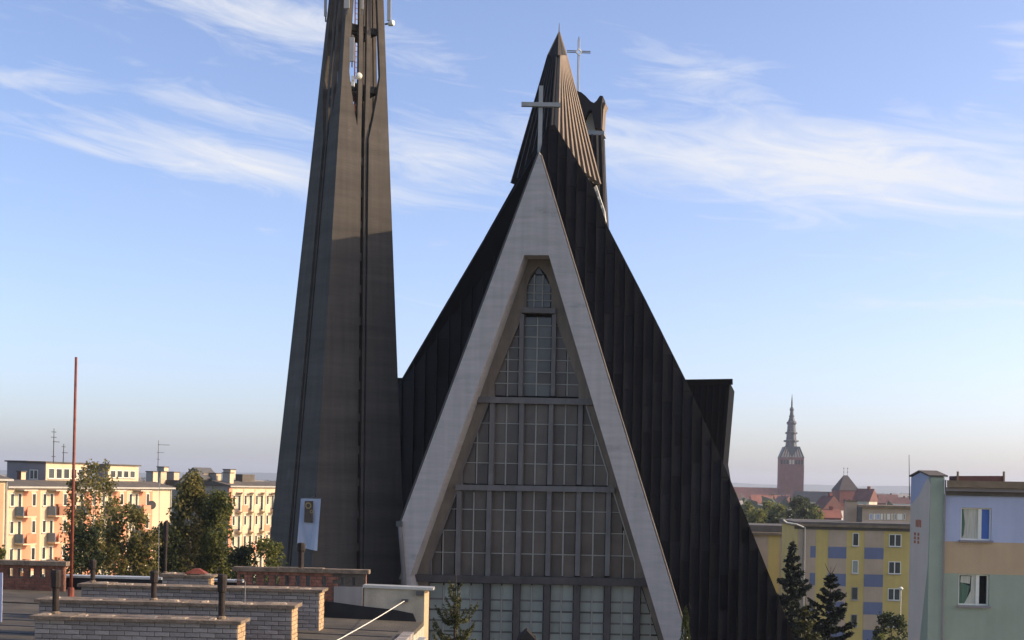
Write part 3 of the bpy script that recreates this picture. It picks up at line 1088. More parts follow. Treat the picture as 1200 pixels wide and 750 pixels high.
for (x, y, r, hole) in ((362.3, 592.5, 3.9, 2.5), (366, 599.5, 2.0, 1.2)):
    m = MB()
    cc = PP(x, y, bpl) + bpl[1] * 0.115
    s = bpl[1].cross(UP).normalized()
    ro, ri = r / 22.4, hole / 22.4
    rg = lambda q_: [cc + s * math.cos(k * math.pi / 8) * q_ + UP * math.sin(k * math.pi / 8) * q_ for k in range(16)]
    m.loft([rg(ro), rg(ri)], caps=False)
    m.build('halo', M_GOLD, pic)
MB().tube([PP(351, 583.5, bpl), PP(377.5, 583.7, bpl)], 0.03, 6).build('rod', M_STEELD, bann)
MB().tube([PP(364, 583.6, bpl), PP(364, 583.6, bpl) + V((0.3, 0.9, 0.25))], 0.02, 6).build('bracket', M_STEELD, bann)

# ------------------------------------------------------------------ foreground roof
FROT = 2.5
fx, fy = frame(FROT)
RZ = 15.4
rz = lambda X: RZ + 0.02 * max(0.0, -X - 2.0)
E0 = V((-1.95, 29.4, 0))      # outer corner at the pale end wall
fb = thing('foreground_building', V((-10, 20, 0)), 'nearest flat roofed block with brick chimneys in the lower left', 'building')
# roof deck and walls
W_, D_ = 26.0, 17.0
cr = [E0, E0 - fx * W_, E0 - fx * W_ - fy * D_, E0 - fy * D_]
m = MB()
m.loft([[V((p.x, p.y, 0)) for p in cr], [V((p.x, p.y, rz(p.x) - 0.10)) for p in cr]])
m.build('wall', M_RENDERW, fb)
m = MB()
deck = [E0 - fy * 0.15 + fx * 0.0, E0 - fx * W_ - fy * 0.15, E0 - fx * W_ - fy * D_, E0 - fy * D_]
m.loft([[V((p.x, p.y, rz(p.x) - 0.095)) for p in deck], [V((p.x, p.y, rz(p.x))) for p in deck]])
deck_o = m.build('roof_deck', M_BITUM, fb)
back = [E0 - fx * W_ + fy * 5.2, E0 - fx * 1.35 + fy * 5.2, E0 - fx * 1.35 + fy * 0.31, E0 - fx * W_ - fy * 0.14]
MB().loft([[V((p.x, p.y, 0)) for p in back], [V((p.x, p.y, rz(p.x) - 0.10)) for p in back]]).build('wall', M_RENDERW, fb)
MB().loft([[V((p.x, p.y, rz(p.x) - 0.094)) for p in back], [V((p.x, p.y, rz(p.x) - 0.001)) for p in back]]).build('roof_deck', M_BITUM, fb)
# felt lap joints
for k in range(7):
    y_ = -2.2 - k * 1.0
    a, b = E0 + fy * y_ - fx * 0.3, E0 + fy * (y_ + random.uniform(-.1, .1)) - fx * 15
    a.z, b.z = rz(a.x) + 0.004, rz(b.x) + 0.004
    MB().bar(a, b, 0.10, 0.012).build('felt_lap', M_TAR, deck_o)
# right-hand edge: brick kerb, gutter and ledge
for k in range(46):
    a = E0 - fy * (2.8 + k * 0.262) - fx * 0.02
    a.z = RZ + 0.0
    MB().obox(a, fx, fy, UP, (-0.12, -0.125, -0.14), (0.10, 0.125, 0.055 + random.uniform(0, 0.012))).build('edge_brick', M_BRICKG, deck_o)
a, b = E0 - fy * 2.4 + fx * 0.24, E0 - fy * D_ + fx * 0.24
a.z = b.z = RZ - 0.12
MB().bar(a, b, 0.14, 0.10).build('gutter', M_ZINC, fb)
a, b = E0 - fy * 2.2 + fx * 0.42, E0 - fy * D_ + fx * 0.42
a.z = b.z = RZ - 0.30
MB().bar(a, b, 0.42, 0.10).build('cornice', M_CAP, fb)

# pale end wall with zinc coping
pw = (E0, fy)
wl0, wr0 = PP(427, 688, pw), PP(497.5, 691, pw)
m = MB()
m.prism([wl0, wr0, V((wr0.x, wr0.y, 0)), V((wl0.x, wl0.y, 0))], fy * 0.30)
ew = m.build('end_wall', M_RENDERW, fb)
MB().loft([[q_, q_ + fx * 0.085 + fy * 0.2, q_ + fy * 0.29] for q_ in (V((wr0.x, wr0.y, 0)), wr0 - UP * 0.02)]).build('sunlit_edge_strip', M_TAN, ew)  # chamfer added and tinted tan to stand for the wall's sunlit side
ctop = MB()
ctop.bar(wl0 + fy * 0.15 + UP * 0.02 - fx * 0.03, wr0 + fy * 0.15 + UP * 0.02 + fx * 0.2, 0.40, 0.06)
ctop.build('coping', M_ZINC, ew)
MB().prism([PP(x, y, (E0 - fy * 0.02, fy)) for x, y in [(372, 703), (430, 711), (462, 714.5), (484, 719), (487.5, 727), (487.5, 737), (372, 722)]], fy * 0.016).build('tar_upstand', M_TAR, ew)
MB().obox(PP(493, 695, pw) - fy * 0.07, fx, fy, UP, (-0.09, -0.05, -0.05), (0.09, 0.05, 0.05)).build('wall_lamp', M_STEELD, ew)
# cable from the wall hook to the roof
hook = PP(475, 703.5, pw) - fy * 0.06
MB().obox(hook, fx, fy, UP, (-0.07, -0.05, -0.03), (0.07, 0.05, 0.03)).build('cable_hook', M_STEELD, ew)
end = P(394, 751, 25.2)
pts = [hook.lerp(end, t / 12) - UP * (0.02 * math.sin(math.pi * t / 12)) for t in range(13)]
single(MB().tube(pts, 0.010, 5), 'cable', M_WHITE, end, 'white cable stretched from the pale end wall down to the roof', 'cable')

# low parapets with zinc coping along the far edge
pwall = (E0 - fy * 0.0, fy)


def low_parapet(xa, xb, ytop, Yd):
    a, b = P(xa, ytop, Yd), P(xb, ytop + (xb - xa) * 0.03, Yd - (xb - xa) / F_PX * Yd * math.tan(R(FROT)))
    b.z = a.z
    m_ = MB()
    m_.prism([a, b, V((b.x, b.y, RZ - 0.2)), V((a.x, a.y, RZ - 0.2))], fy * 0.25)
    o = m_.build('low_parapet', M_TAR, fb)
    MB().bar(a + fy * 0.12 + UP * 0.03, b + fy * 0.12 + UP * 0.03, 0.36, 0.055).build('coping', M_ZINC, o)


low_parapet(74, 190, 676.5, 33.6)
low_parapet(236, 285, 681.5, 32.6)

# brick chimneys: brick size 25 x 8 cm
BR = {}


def shared_brick(w, h, d, mt):
    key = (round(w, 3), round(h, 3), round(d, 3), mt.name)
    if key not in BR:
        me = bpy.data.meshes.new('brick')
        b = 0.006
        vs, fs = [], []
        for (yy, s) in ((0.0, b), (b, 0.0), (d, 0.0)):
            vs += [(-w / 2 + s, yy, s), (w / 2 - s, yy, s), (w / 2 - s, yy, h - s), (-w / 2 + s, yy, h - s)]
        fs = [(0, 1, 2, 3)]
        for r_ in (0, 4):
            for j in range(4):
                fs.append((r_ + j, r_ + 4 + j, r_ + 4 + (j + 1) % 4, r_ + (j + 1) % 4))
        me.from_pydata(vs, [], fs)
        me.materials.append(mt)
        BR[key] = me
    return BR[key]


N_BRICK = [0]


def chimney(xl, xr, ytop, Yd, depth, cap_h, label, pipes=(), vis=lambda x, y: True, mt=M_BRICKG, base=0.9, overhang=0.07):
    """brick chimney row; xl,xr,ytop: photo position of the cap's front edge ends (left, right) at depth Yd"""
    L_ = P(xl, ytop, Yd)
    Rr = PP(xr, ytop, (L_, fy))
    zt = L_.z
    length = (Rr - L_).dot(fx) - 2 * overhang
    o = L_ + fx * overhang + fy * overhang
    o.z = zt - cap_h
    core = MB().obox(o, fx, fy, UP, (0.012, 0.012, -base), (length - 0.012, depth - 0.012, 0.0)).build('chimney', M_MORTAR, fb)
    if label:
        core['label'] = label
    # cap made of slabs
    n = max(2, int(length / 0.62))
    xx = -overhang
    tot = length + 2 * overhang
    for k in range(n):
        w = tot / n
        hh = cap_h + random.uniform(-0.008, 0.012)
        MB().obox(o, fx, fy, UP, (xx + 0.004, -overhang + random.uniform(-.012, .012), 0.0), (xx + w - 0.004, depth + overhang, hh)).build('cap_slab', M_CAP, core)
        # crumbs of mortar on the cap
        for _k in range(random.choice((1, 1, 2))):
            u = xx + random.uniform(0.02, w - 0.3)
            v0_, l0_ = random.uniform(0.0, 0.2), random.uniform(0.12, 0.34)
            h0_ = hh + random.uniform(0.012, 0.032)
            r4 = [(u, v0_), (u + l0_, v0_ + random.uniform(-.03, .03)), (u + l0_ * random.uniform(0.8, 1.0), v0_ + 0.2), (u + random.uniform(0, .05), v0_ + 0.16)]
            cc_ = (u + l0_ / 2, v0_ + 0.1)
            MB().loft([[o + fx * a0 + fy * b0 + UP * (hh - 0.004) for a0, b0 in r4], [o + fx * (a0 + (cc_[0] - a0) * 0.25) + fy * (b0 + (cc_[1] - b0) * 0.25) + UP * h0_ for a0, b0 in r4]]).build('mortar_patch', M_DAB, core)
        xx += w
    bw, bh = 0.262, 0.083
    rest = MB()
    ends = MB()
    for r_ in range(int(base / bh)):
        z = -(r_ + 1) * bh
        off = 0.0 if r_ % 2 == 0 else bw / 2
        u = -off
        while u < length:
            a_, b_ = max(0.0, u), min(length, u + bw)
            u += bw
            if b_ - a_ < 0.05:
                continue
            w = b_ - a_ - 0.012
            p = o + fx * ((a_ + b_) / 2) + UP * (z + 0.006)
            dd = p - CAM
            px_ = CX + F_PX * dd.x / dd.y
            py_ = CY - F_PX * dd.z / dd.y + (px_ - CX) * SR
            if vis(px_, py_) and N_BRICK[0] < 300:
                ob = bpy.data.objects.new('brick', shared_brick(w, bh - 0.012, 0.03, mt))
                COL.objects.link(ob)
                ob.parent = core
                ob.location = p - WL[core] + fy * random.uniform(-.004, .003)
                ob.rotation_euler = (0, 0, -R(FROT))
                N_BRICK[0] += 1
            else:
                rest.obox(p, fx, fy, UP, (-w / 2, 0, 0), (w / 2, 0.03, bh - 0.012))
        # right end
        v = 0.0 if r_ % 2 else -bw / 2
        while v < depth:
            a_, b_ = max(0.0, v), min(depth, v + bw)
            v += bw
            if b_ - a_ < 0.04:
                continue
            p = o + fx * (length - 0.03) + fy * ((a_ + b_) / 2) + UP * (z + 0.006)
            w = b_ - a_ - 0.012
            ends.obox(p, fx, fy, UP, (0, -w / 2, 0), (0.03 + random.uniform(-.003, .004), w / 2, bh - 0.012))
            q_ = o + fy * ((a_ + b_) / 2) + UP * (z + 0.006)
            rest.obox(q_, fx, fy, UP, (0, -w / 2, 0), (0.03, w / 2, bh - 0.012))
    tag(rest.build('brickwork', mt, core), kind='stuff')
    tag(ends.build('end_brickwork', M_BRICKLIT, core), kind='stuff')
    for (px_, y0, y1, r0, dd) in pipes:
        pl = (o + fy * dd, fy)
        a = PP(px_, y1, pl)
        a.z = zt - 0.02
        b = PP(px_ + 0.5, y0, pl)
        b.x, b.y = a.x, a.y
        H_ = b.z - a.z
        pm = MB()
        r0 = r0 * 0.82
        pm.tube([a, a + UP * H_ * 0.62], [r0 * 0.82, r0 * 0.82], 12)
        pipe = pm.build('vent_pipe', M_PIPE, core, False)
        MB().lathe(a, [(r0 * 0.95, H_ * 0.60), (r0 * 1.15, H_ * 0.63), (r0 * 1.2, H_ * 0.94), (r0 * 1.05, H_)], 10).build('cowl', M_PIPE, pipe)
        MB().lathe(a, [(r0 * 1.2, 0), (r0 * 1.2, 0.05), (r0 * 0.9, 0.07)], 10).build('collar', M_CAP, pipe)
    return core, o, length


chimney(34, 282.5, 722, 22.0, 0.52, 0.055, 'nearest long grey brick chimney with slab cap', [(65, 668, 716, 0.085, 0.36), (259.5, 673, 722, 0.085, 0.30)], vis=lambda x, y: y < 752)
chimney(39.5, 346, 702.5, 24.2, 0.52, 0.055, 'middle long grey brick chimney', [(180, 669, 704, 0.08, 0.34)], vis=lambda x, y: (y < 727 or x > 280) and y < 752)
chimney(90, 378, 684.5, 26.9, 0.52, 0.055, 'farthest of the three long grey brick chimneys', [(108.5, 656, 686, 0.075, 0.38)], vis=lambda x, y: (y < 702 or x > 343) and y < 752)
chimney(186, 247, 673, 31.2, 0.5, 0.07, 'short chimney at the far roof edge', [(193.5, 611, 673, 0.06, 0.3)], vis=lambda x, y: y < 690)
# loose red tile on the short chimney
p = P(230, 672, 31.45)
single(MB().loft([[p + V((-0.28, -0.1, 0)), p + V((0.26, -0.1, 0)), p + V((0.26, 0.22, 0)), p + V((-0.28, 0.22, 0))],
                  [p + V((-0.06, 0.0, 0.12)), p + V((0.06, 0.0, 0.12)), p + V((0.06, 0.12, 0.12)), p + V((-0.06, 0.12, 0.12))]]), 'ridge_tile', M_RUST, p,
       'red ridge tile lying on the short chimney at the roof edge', 'tile')


# red brick vent stacks with a row of slots under a slab cap
def vent_stack(xl, xr, ytop, Yd, h, slots, label, patch=None, pipes=(), sw=0.043):
    L_ = P(xl, ytop, Yd)
    pl = (L_, fy)
    Rr = PP(xr, ytop, pl)
    length = (Rr - L_).dot(fx)
    o = V(L_)
    ch = 0.10
    o.z = L_.z - ch
    D = 0.12
    core = MB()
    us = []
    for s in slots:
        q_ = PP(s, ytop + 15, pl)
        us.append((q_ - o).dot(fx))
    sz0, sz1 = -0.30, -0.09
    # solid courses below and above the slots, piers between them
    core.obox(o, fx, fy, UP, (0.06, 0, -h), (length - 0.06, D, sz0))
    core.obox(o, fx, fy, UP, (0.06, 0, sz1), (length - 0.06, D, 0))
    edges = [0.06]
    for u in us:
        edges += [u - sw, u + sw]
    edges.append(length - 0.06)
    for k in range(0, len(edges), 2):
        if edges[k + 1] - edges[k] > 0.02:
            core.obox(o, fx, fy, UP, (edges[k], 0.002, sz0), (edges[k + 1], D - 0.002, sz1))
    st = core.build('vent_stack', M_MORTAR, fb)
    st['label'] = label
    n = max(2, int(length / 0.9))
    for k in range(n):
        MB().obox(o, fx, fy, UP, (length / n * k + 0.004 - 0.03, -0.09 + random.uniform(-.01, .01), 0), (length / n * (k + 1) - 0.004 + 0.03 * (k == n - 1), D + 0.09, ch + random.uniform(-.006, .012))).build('cap_slab', M_CAP, st)
    bw, bh = 0.262, 0.083
    for mt_, test in ((M_BRICKR, lambda u: not (patch and patch[0] < u < patch[1])),):
        rest = MB()
        for r_ in range(int(h / bh)):
            z = -(r_ + 1) * bh
            u = 0.06 - (bw / 2 if r_ % 2 else 0)
            while u < length - 0.06:
                a_, b_ = max(0.06, u), min(length - 0.06, u + bw)
                u += bw
                if b_ - a_ < 0.05 or not test((a_ + b_) / 2):
                    continue
                if z + bh > sz0 and z < sz1:
                    # keep the slots open
                    segs = [(a_, b_)]
                    for us_ in us:
                        nseg = []
                        for (p0, p1) in segs:
                            if us_ + sw <= p0 or us_ - sw >= p1:
                                nseg.append((p0, p1))
                            else:
                                if us_ - sw - p0 > 0.02:
                                    nseg.append((p0, us_ - sw))
                                if p1 - us_ - sw > 0.02:
                                    nseg.append((us_ + sw, p1))
                        segs = nseg
                else:
                    segs = [(a_, b_)]
                for p0, p1 in segs:
                    rest.obox(o, fx, fy, UP, (p0 + 0.006, -0.012 - random.uniform(0, .006), z + 0.006), (p1 - 0.006, 0.0, z + bh - 0.006))
            v = 0.0
            while v < D - 0.02:
                rest.obox(o, fx, fy, UP, (length - 0.062, v + 0.006, z + 0.006), (length - 0.048, min(D, v + 0.2) - 0.006, z + bh - 0.006))
                v += 0.21
        tag(rest.build('brickwork', mt_, st), kind='stuff')
    if patch:
        MB().obox(o, fx, fy, UP, (patch[0], -0.02, -h), (patch[1], -0.002, sz0 - 0.02)).build('render_patch', M_GREYP, st)
    for (px_, y0, y1, r0) in pipes:
        a = PP(px_, y1, (o + fy * 0.06, fy))
        a.z = L_.z - 0.02
        b = PP(px_, y0, (o + fy * 0.06, fy))
        pm = MB().tube([a, V((a.x, a.y, b.z - 0.18))], r0 * 0.8, 9)
        pipe = pm.build('vent_pipe', M_PIPE, st)
        MB().lathe(V((a.x, a.y, b.z - 0.22)), [(r0, 0), (r0 * 1.2, 0.04), (r0 * 1.2, 0.18), (r0, 0.22)], 9).build('cowl', M_PIPE, pipe)
    return st


vent_stack(-14, 78, 656.5, 33.0, 0.78, [12.5, 24.5, 36.5, 50, 62], 'red brick vent stack at the left picture edge', sw=0.06)
vent_stack(275, 431.5, 664, 31.2, 0.95, [284, 298, 312, 324.5, 336.5, 349, 361, 380, 400.5, 414], 'long red brick vent stack with slots in front of the bell tower', patch=(2.45, 3.15), pipes=[(352.5, 636, 666, 0.085)])

# painted white rail corner at the left picture edge
p = P(-2.5, 703, 26)
single(MB().obox(p, fx, fy, UP, (-0.35, 0, -0.45), (0.085, 0.02, 0.55)), 'wall_stub', M_LAV, V((p.x, p.y, p.z - 0.55)), 'pale wall stub at the left picture edge on the near roof', 'wall stub')

# mast on the roof
a, b = P(83, 699, 31.0), P(89.2, 418.5, 31.0)
mast = thing('mast', a, 'tall thin rust red metal pole standing on the near flat roof', 'mast')
MB().tube([a, a.lerp(b, 0.5), b], [0.042, 0.038, 0.032], 8).build('pole', M_RUST, mast, True)
MB().lathe(a - UP * 0.05, [(0.13, -0.02), (0.13, 0.03), (0.08, 0.06), (0.08, 0.25), (0.06, 0.27)], 8).build('foot', M_RUST, mast)
# thin lightning rods on the roof
for k, (x, y0, y1, Yd, lab) in enumerate([(185.5, 560, 680, 30.5, 'thin grey lightning rod beside the short chimney at the roof edge'), (286, 682, 750, 24.6, 'thin wire hook against the right end of the middle long chimney'),
                                          (70.5, 645, 657, 33.0, 'short thin rod on the left red brick vent stack')]):
    a, b = P(x, y1, Yd), P(x + 1.5, y0, Yd)
    path = [a, b]
    if k == 1:
        path = [a, b, b + V((-0.04, 0, 0.03)), b + V((-0.2, 0, 0.035))]
    single(MB().tube(path, 0.007, 5), 'lightning_rod', M_STEEL, a, lab, 'rod')

# ------------------------------------------------------------------ apartment blocks on the left


def facade_tools(o, eu, n):
    def bx(mb, u0, u1, z0, z1, d0, d1):
        return mb.obox(o, eu, n, UP, (u0, d0, z0), (u1, d1, z1))
    return bx


def window(bx, u0, u1, z0, z1, parent, two=True, frame_m=None, glass=None, sill=True, proud=0.0):
    fm = frame_m or M_WHITE
    m_ = MB()
    t = 0.07
    bx(m_, u0, u1, z0, z0 + t, proud - 0.02, proud + 0.03)
    bx(m_, u0, u1, z1 - t, z1, proud - 0.02, proud + 0.03)
    bx(m_, u0, u0 + t, z0 + t, z1 - t, proud - 0.02, proud + 0.03)
    bx(m_, u1 - t, u1, z0 + t, z1 - t, proud - 0.02, proud + 0.03)
    if two:
        um = (u0 + u1) / 2
        bx(m_, um - t * 0.7, um + t * 0.7, z0 + t, z1 - t, proud - 0.02, proud + 0.03)
    w = m_.build('window', fm, parent)
    m_ = MB()
    bx(m_, u0 + t * 0.5, u1 - t * 0.5, z0 + t * 0.5, z1 - t * 0.5, proud - 0.015, proud + 0.008)
    m_.build('pane', glass or M_WGL, w)
    if sill:
        m_ = MB()
        bx(m_, u0 - 0.08, u1 + 0.08, z0 - 0.07, z0, proud - 0.02, proud + 0.10)
        m_.build('sill', M_FLASH, w)
    return w


def box_thing(mb, name, mt, parent):
    return mb.build(name, mt, parent)


eB = (V((-40.4, 152, 0)) - V((-50.3, 127.5, 0))).normalized()
nB = V((eB.y, -eB.x, 0))


def slab_block(o, eu, n, length, ztop, depth, label, start, pitch, bays, pattern, rows_, front_m=M_CREAM, end_m=M_GREYP, ldg=True):
    blk = thing('apartment_block', o, label, 'building', 'salmon and cream apartment blocks on the left')
    bx = facade_tools(o, eu, n)
    m_ = MB()
    bx(m_, 0, length, 0, ztop, -11.0, 0)
    m_.build('wall', end_m, blk)
    m_ = MB()
    bx(m_, 0.05, length - 0.05, 0, ztop - 0.03, 0.001, 0.05)
    m_.build('front_plaster', front_m, blk)
    m_ = MB()
    prof_ = [(0.40, ztop), (0.40, ztop + 0.10), (-2.6, ztop + 0.72), (-11.3, ztop + 0.62), (-11.3, ztop)]
    m_.prism([o + eu * -0.25 + n * d_ + UP * z_ for d_, z_ in prof_], eu * (length + 0.5))
    rf = m_.build('roof', M_ROOFG, blk)
    m_ = MB()
    bx(m_, -0.3, length + 0.3, ztop - 0.12, ztop + 0.06, 0.38, 0.50)
    m_.build('gutter', M_FLASH, rf)
    m_ = MB()
    m_.tube([o + eu * (length - 0.2) + n * 0.12, o + eu * (length - 0.2) + n * 0.12 + UP * (ztop - 0.1)], 0.07, 6)
    m_.build('downpipe', M_ZINC, blk)
    pattern(blk, bx)
    return blk, bx, rf


def pat_B(blk, bx, length=26.4, ztop=17.25, pitch=4.55):
    k = 0
    u = 0.0
    while u + 4.0 < length:
        m_ = MB()
        bx(m_, u + 2.2, u + 3.36, 1.0, ztop - 0.35, 0.05, 0.062)
        m_.build('salmon_panel', M_ORANGE, blk)
        m_ = MB()
        bx(m_, u + 4.05, min(length - 0.1, u + 4.62), 1.0, ztop - 0.35, 0.05, 0.062)
        m_.build('salmon_panel', M_ORANGE, blk)
        for r_ in range(5):
            zt = 16.6 - r_ * 2.76
            window(bx, u + 0.42, u + 0.98, zt - 1.32, zt, blk, False, proud=0.06)
            window(bx, u + 3.43, u + 4.02, zt - 1.32, zt, blk, False, proud=0.075)
            window(bx, u + 1.45, u + 2.0, zt - 2.15, zt, blk, False, sill=False, proud=0.06)
            # balcony with parapet panel, slab and side screens, left one coloured as blue shade
            m_ = MB()
            bx(m_, u + 1.15, u + 3.0, zt - 2.42, zt - 2.27, 0.07, 1.15)
            bal = m_.build('balcony', M_CREAM, blk)
            m_ = MB()
            bx(m_, u + 1.7, u + 3.0, zt - 2.25, zt - 1.32, 1.06, 1.12)
            m_.build('parapet', M_BALC if (k + r_) % 2 else M_ORANGE, bal)
            m_ = MB()
            bx(m_, u + 1.15, u + 1.22, zt - 2.25, zt - 1.32, 0.07, 1.12)
            m_.build('side_screen', M_SHADEB, bal)
            m_ = MB()
            bx(m_, u + 2.93, u + 3.0, zt - 2.25, zt - 1.32, 0.07, 1.05)
            m_.build('side_screen', M_CREAM, bal)
            if r_ == 0:
                m_ = MB()
                bx(m_, u + 1.1, u + 3.05, zt + 0.26, zt + 0.40, 0.07, 1.2)
                m_.build('canopy', M_PLAST, bal)
            if random.random() < 0.35:
                m_ = MB()
                p_ = bal
                bx(m_, u + 1.8, u + 2.3, zt - 2.25, zt - 1.1, 0.5, 0.9)
                m_.build('balcony_clutter', M_BALC, p_)
        u += pitch
        k += 1


blkB, bxB, rfB = slab_block(V((-50.3, 127.5, 0)), eB, nB, 26.4, 17.25, 11, 'salmon and cream apartment block with balconies behind the rust red mast', 0, 4.55, 6, pat_B, 5)
# dish on the block
m = MB()
bxB(m, 21.3, 21.4, 15.2, 15.3, 0.06, 1.0)
sd = m.build('satellite_dish', M_STEELD, blkB)
cc = V((-50.3, 127.5, 0)) + eB * 21.35 + nB * 1.05 + UP * 15.3
dn = V((0.25, -0.95, 0.2)).normalized()
ss = dn.cross(UP).normalized()
uu = ss.cross(dn)
MB().loft([[cc + dn * zz + (ss * math.cos(j * math.pi / 8) + uu * math.sin(j * math.pi / 8)) * rr for j in range(16)] for rr, zz in ((0.15, -0.12), (0.5, 0.0), (0.52, 0.03))]).build('reflector', M_STEELD, sd)
m = MB()


def pat_C(blk, bx, length=16.0, ztop=17.5):
    u = 0.5
    k = 0
    while u + 2.5 < length:
        m_ = MB()
        bx(m_, u + 0.05, u + 0.28, 1.0, ztop - 0.4, 0.05, 0.06)
        m_.build('salmon_panel', M_ORANGE, blk)
        for r_ in range(5):
            zt = 16.3 - r_ * 2.76
            window(bx, u + 0.34, u + 0.95, zt - 1.35, zt, blk, False, proud=0.06)
            window(bx, u + 1.55, u + 2.25, zt - 2.1, zt, blk, False, sill=False, proud=0.06)
            m_ = MB()
            bx(m_, u + 1.2, u + 2.5, zt - 2.4, zt - 2.25, 0.07, 1.1)
            bal = m_.build('balcony', M_CREAM, blk)
            m_ = MB()
            bx(m_, u + 1.2, u + 2.5, zt - 2.24, zt - 1.35, 1.02, 1.08)
            m_.build('parapet', M_CREAM if (k + r_) % 3 else M_ORANGE, bal)
            if r_ == 0:
                m_ = MB()
                bx(m_, u + 1.1, u + 2.6, zt + 0.25, zt + 0.38, 0.07, 1.15)
                m_.build('canopy', M_PLAST, bal)
        u += 2.73
        k += 1


oC = V((-37.8, 171, 0))
blkC, bxC, rfC = slab_block(oC, eB, nB, 16.0, 17.5, 11, 'cream apartment block with grey end wall between trees and the bell tower', 0, 2.73, 5, pat_C, 5)
m = MB()
bxC(m, -0.02, 0.62, 0.5, 17.46, 0.052, 0.075)
m.build('corner_strip', M_ORANGE, blkC)


def pat_A(blk, bx, length=12.0, ztop=18.0):
    u = length - 0.7
    while u > 1:
        for r_ in range(5):
            zt = 16.9 - r_ * 2.76
            window(bx, u - 1.4, u - 0.7, zt - 1.35, zt, blk, False, proud=0.06)
        m_ = MB()
        bx(m_, u - 0.45, u + 0.2, 1.0, ztop - 0.4, 0.05, 0.06)
        m_.build('salmon_panel', M_ORANGE, blk)
        u -= 2.7


oA = V((-47.5, 120.5, 0)) - eB * 12
slab_block(oA, eB, nB, 12.0, 18.0, 11, 'cream block corner cut off by the left edge of the picture', 0, 2.7, 4, pat_A, 5)


# rooftop boxes, chimneys and aerials on the left blocks
def roof_box(x0, x1, y0, y1, Y, dep, mt, parent, name, lit=None):
    """box with front face at photo rectangle, its sides along the block axes"""
    a, b = P(x0, y1, Y), PP(x1, y1, (P(x0, y1, Y), eB))
    top = PP(x0, y0, (P(x0, y1, Y), eB)).z
    m_ = MB()
    h_ = top - a.z + 0.6
    ex_ = nB
    w_ = (b - a).dot(ex_)
    m_.obox(a - UP * 0.6, ex_, eB, UP, (0, 0, 0), (w_, dep, h_))
    return m_.build(name, mt, parent), a - UP * 0.6, w_, h_


def chimney_small(x0, x1, y0, y1, Y, dep, parent, mt=M_GREYP):
    o, a, w_, h_ = roof_box(x0, x1, y0, y1, Y, dep, mt, parent, 'roof_chimney')
    MB().obox(a, nB, eB, UP, (-0.08, -0.08, h_), (w_ + 0.08, dep + 0.08, h_ + 0.12)).build('cap', M_ROOFG, o)
    MB().obox(a, nB, eB, UP, (w_, 0.02, 0.3), (w_ + 0.02, dep - 0.02, h_ - 0.02)).build('sunlit_side', M_CREAM, o)  # cream sheet paints the sunlight on the chimney's right side


pent, pa, pw_, ph = roof_box(8, 31, 541, 561, 141.5, 4.0, M_PURP, blkB, 'penthouse')
MB().obox(pa, nB, eB, UP, (-0.2, -0.2, ph), (pw_ + 0.2, 4.2, ph + 0.15)).build('roof', M_ROOFG, pent)
pent, pa, pw_, ph = roof_box(30, 53, 542, 563, 137, 6.5, M_PURP, blkB, 'penthouse')
MB().obox(pa, nB, eB, UP, (-0.2, -0.2, ph), (pw_ + 0.2, 6.7, ph + 0.15)).build('roof', M_ROOFG, pent)
MB().obox(pa, nB, eB, UP, (pw_, 0.05, 0.2), (pw_ + 0.03, 6.45, ph - 0.03)).build('sunlit_side', M_CREAM, pent)  # sunlit right side of the mauve penthouse, painted as a cream sheet
bxp = facade_tools(pa, nB, -eB)
window(bxp, 0.55, 1.65, 0.75, ph - 0.75, pent, True)
bxp = facade_tools(pa + nB * pw_, eB, nB)
for k in range(5):
    window(bxp, 0.4 + k * 1.15, 1.35 + k * 1.15, 0.85, ph - 0.55, pent, False, proud=0.03)
pent, pa, pw_, ph = roof_box(112, 126, 545, 562, 147, 5.0, M_PURP, blkB, 'penthouse')
MB().obox(pa, nB, eB, UP, (-0.2, -0.2, ph), (pw_ + 0.2, 5.7, ph + 0.15)).build('roof', M_ROOFG, pent)
MB().obox(pa, nB, eB, UP, (pw_, 0.05, 0.2), (pw_ + 0.03, 5.45, ph - 0.03)).build('sunlit_side', M_CREAM, pent)  # cream sheet again paints the sun on the right side
bxp = facade_tools(pa + nB * pw_, eB, nB)
for k in range(4):
    window(bxp, 0.4 + k * 1.15, 1.35 + k * 1.15, 0.85, ph - 0.55, pent, False, proud=0.03)
chimney_small(20, 24.5, 553, 561, 134.5, 0.7, blkB, M_TILED)
chimney_small(139, 148, 553, 561.5, 150.5, 1.0, blkB)
for (x0, x1, y0, y1, Y, dp_) in [(171, 179, 553, 566, 168, 1.0), (179.5, 188, 553, 566, 174, 1.3), (184, 192, 547.5, 556, 181, 1.0), (194, 203.5, 553.5, 567, 176, 1.2), (233, 238, 555, 568, 173, 1.2), (244, 253, 555, 569.5, 174, 1.2), (260.5, 269, 554.5, 571, 173, 0.9), (261.5, 270, 550.5, 557, 175, 1.2)]:
    chimney_small(x0, x1, y0, y1, Y, dp_, blkC)
roof_box(271, 284, 555.5, 569, 178, 3.0, M_ROOFG, blkC, 'roof_hatch')
# peaked stair-head with timber frame on the grey-ended block
a, b, t_ = P(203, 566, 172), P(237, 566, 172), P(225.5, 547.5, 172)
ph_ = MB().prism([P(207, 567, 172), P(236, 568, 172), P(225.5, 549, 172)], eB * 3.5).build('stair_head', M_PLAST, blkC)
for p0, p1 in (((201, 570), (226, 547.5)), ((226, 547.5), (237, 560))):
    MB().prism([P(p0[0], p0[1], 171.8), P(p1[0], p1[1], 171.8), P(p1[0], p1[1] + 2.0, 171.8), P(p0[0], p0[1] + 2.0, 171.8)], eB * 4.0).build('roof_board', M_STEELD, ph_)


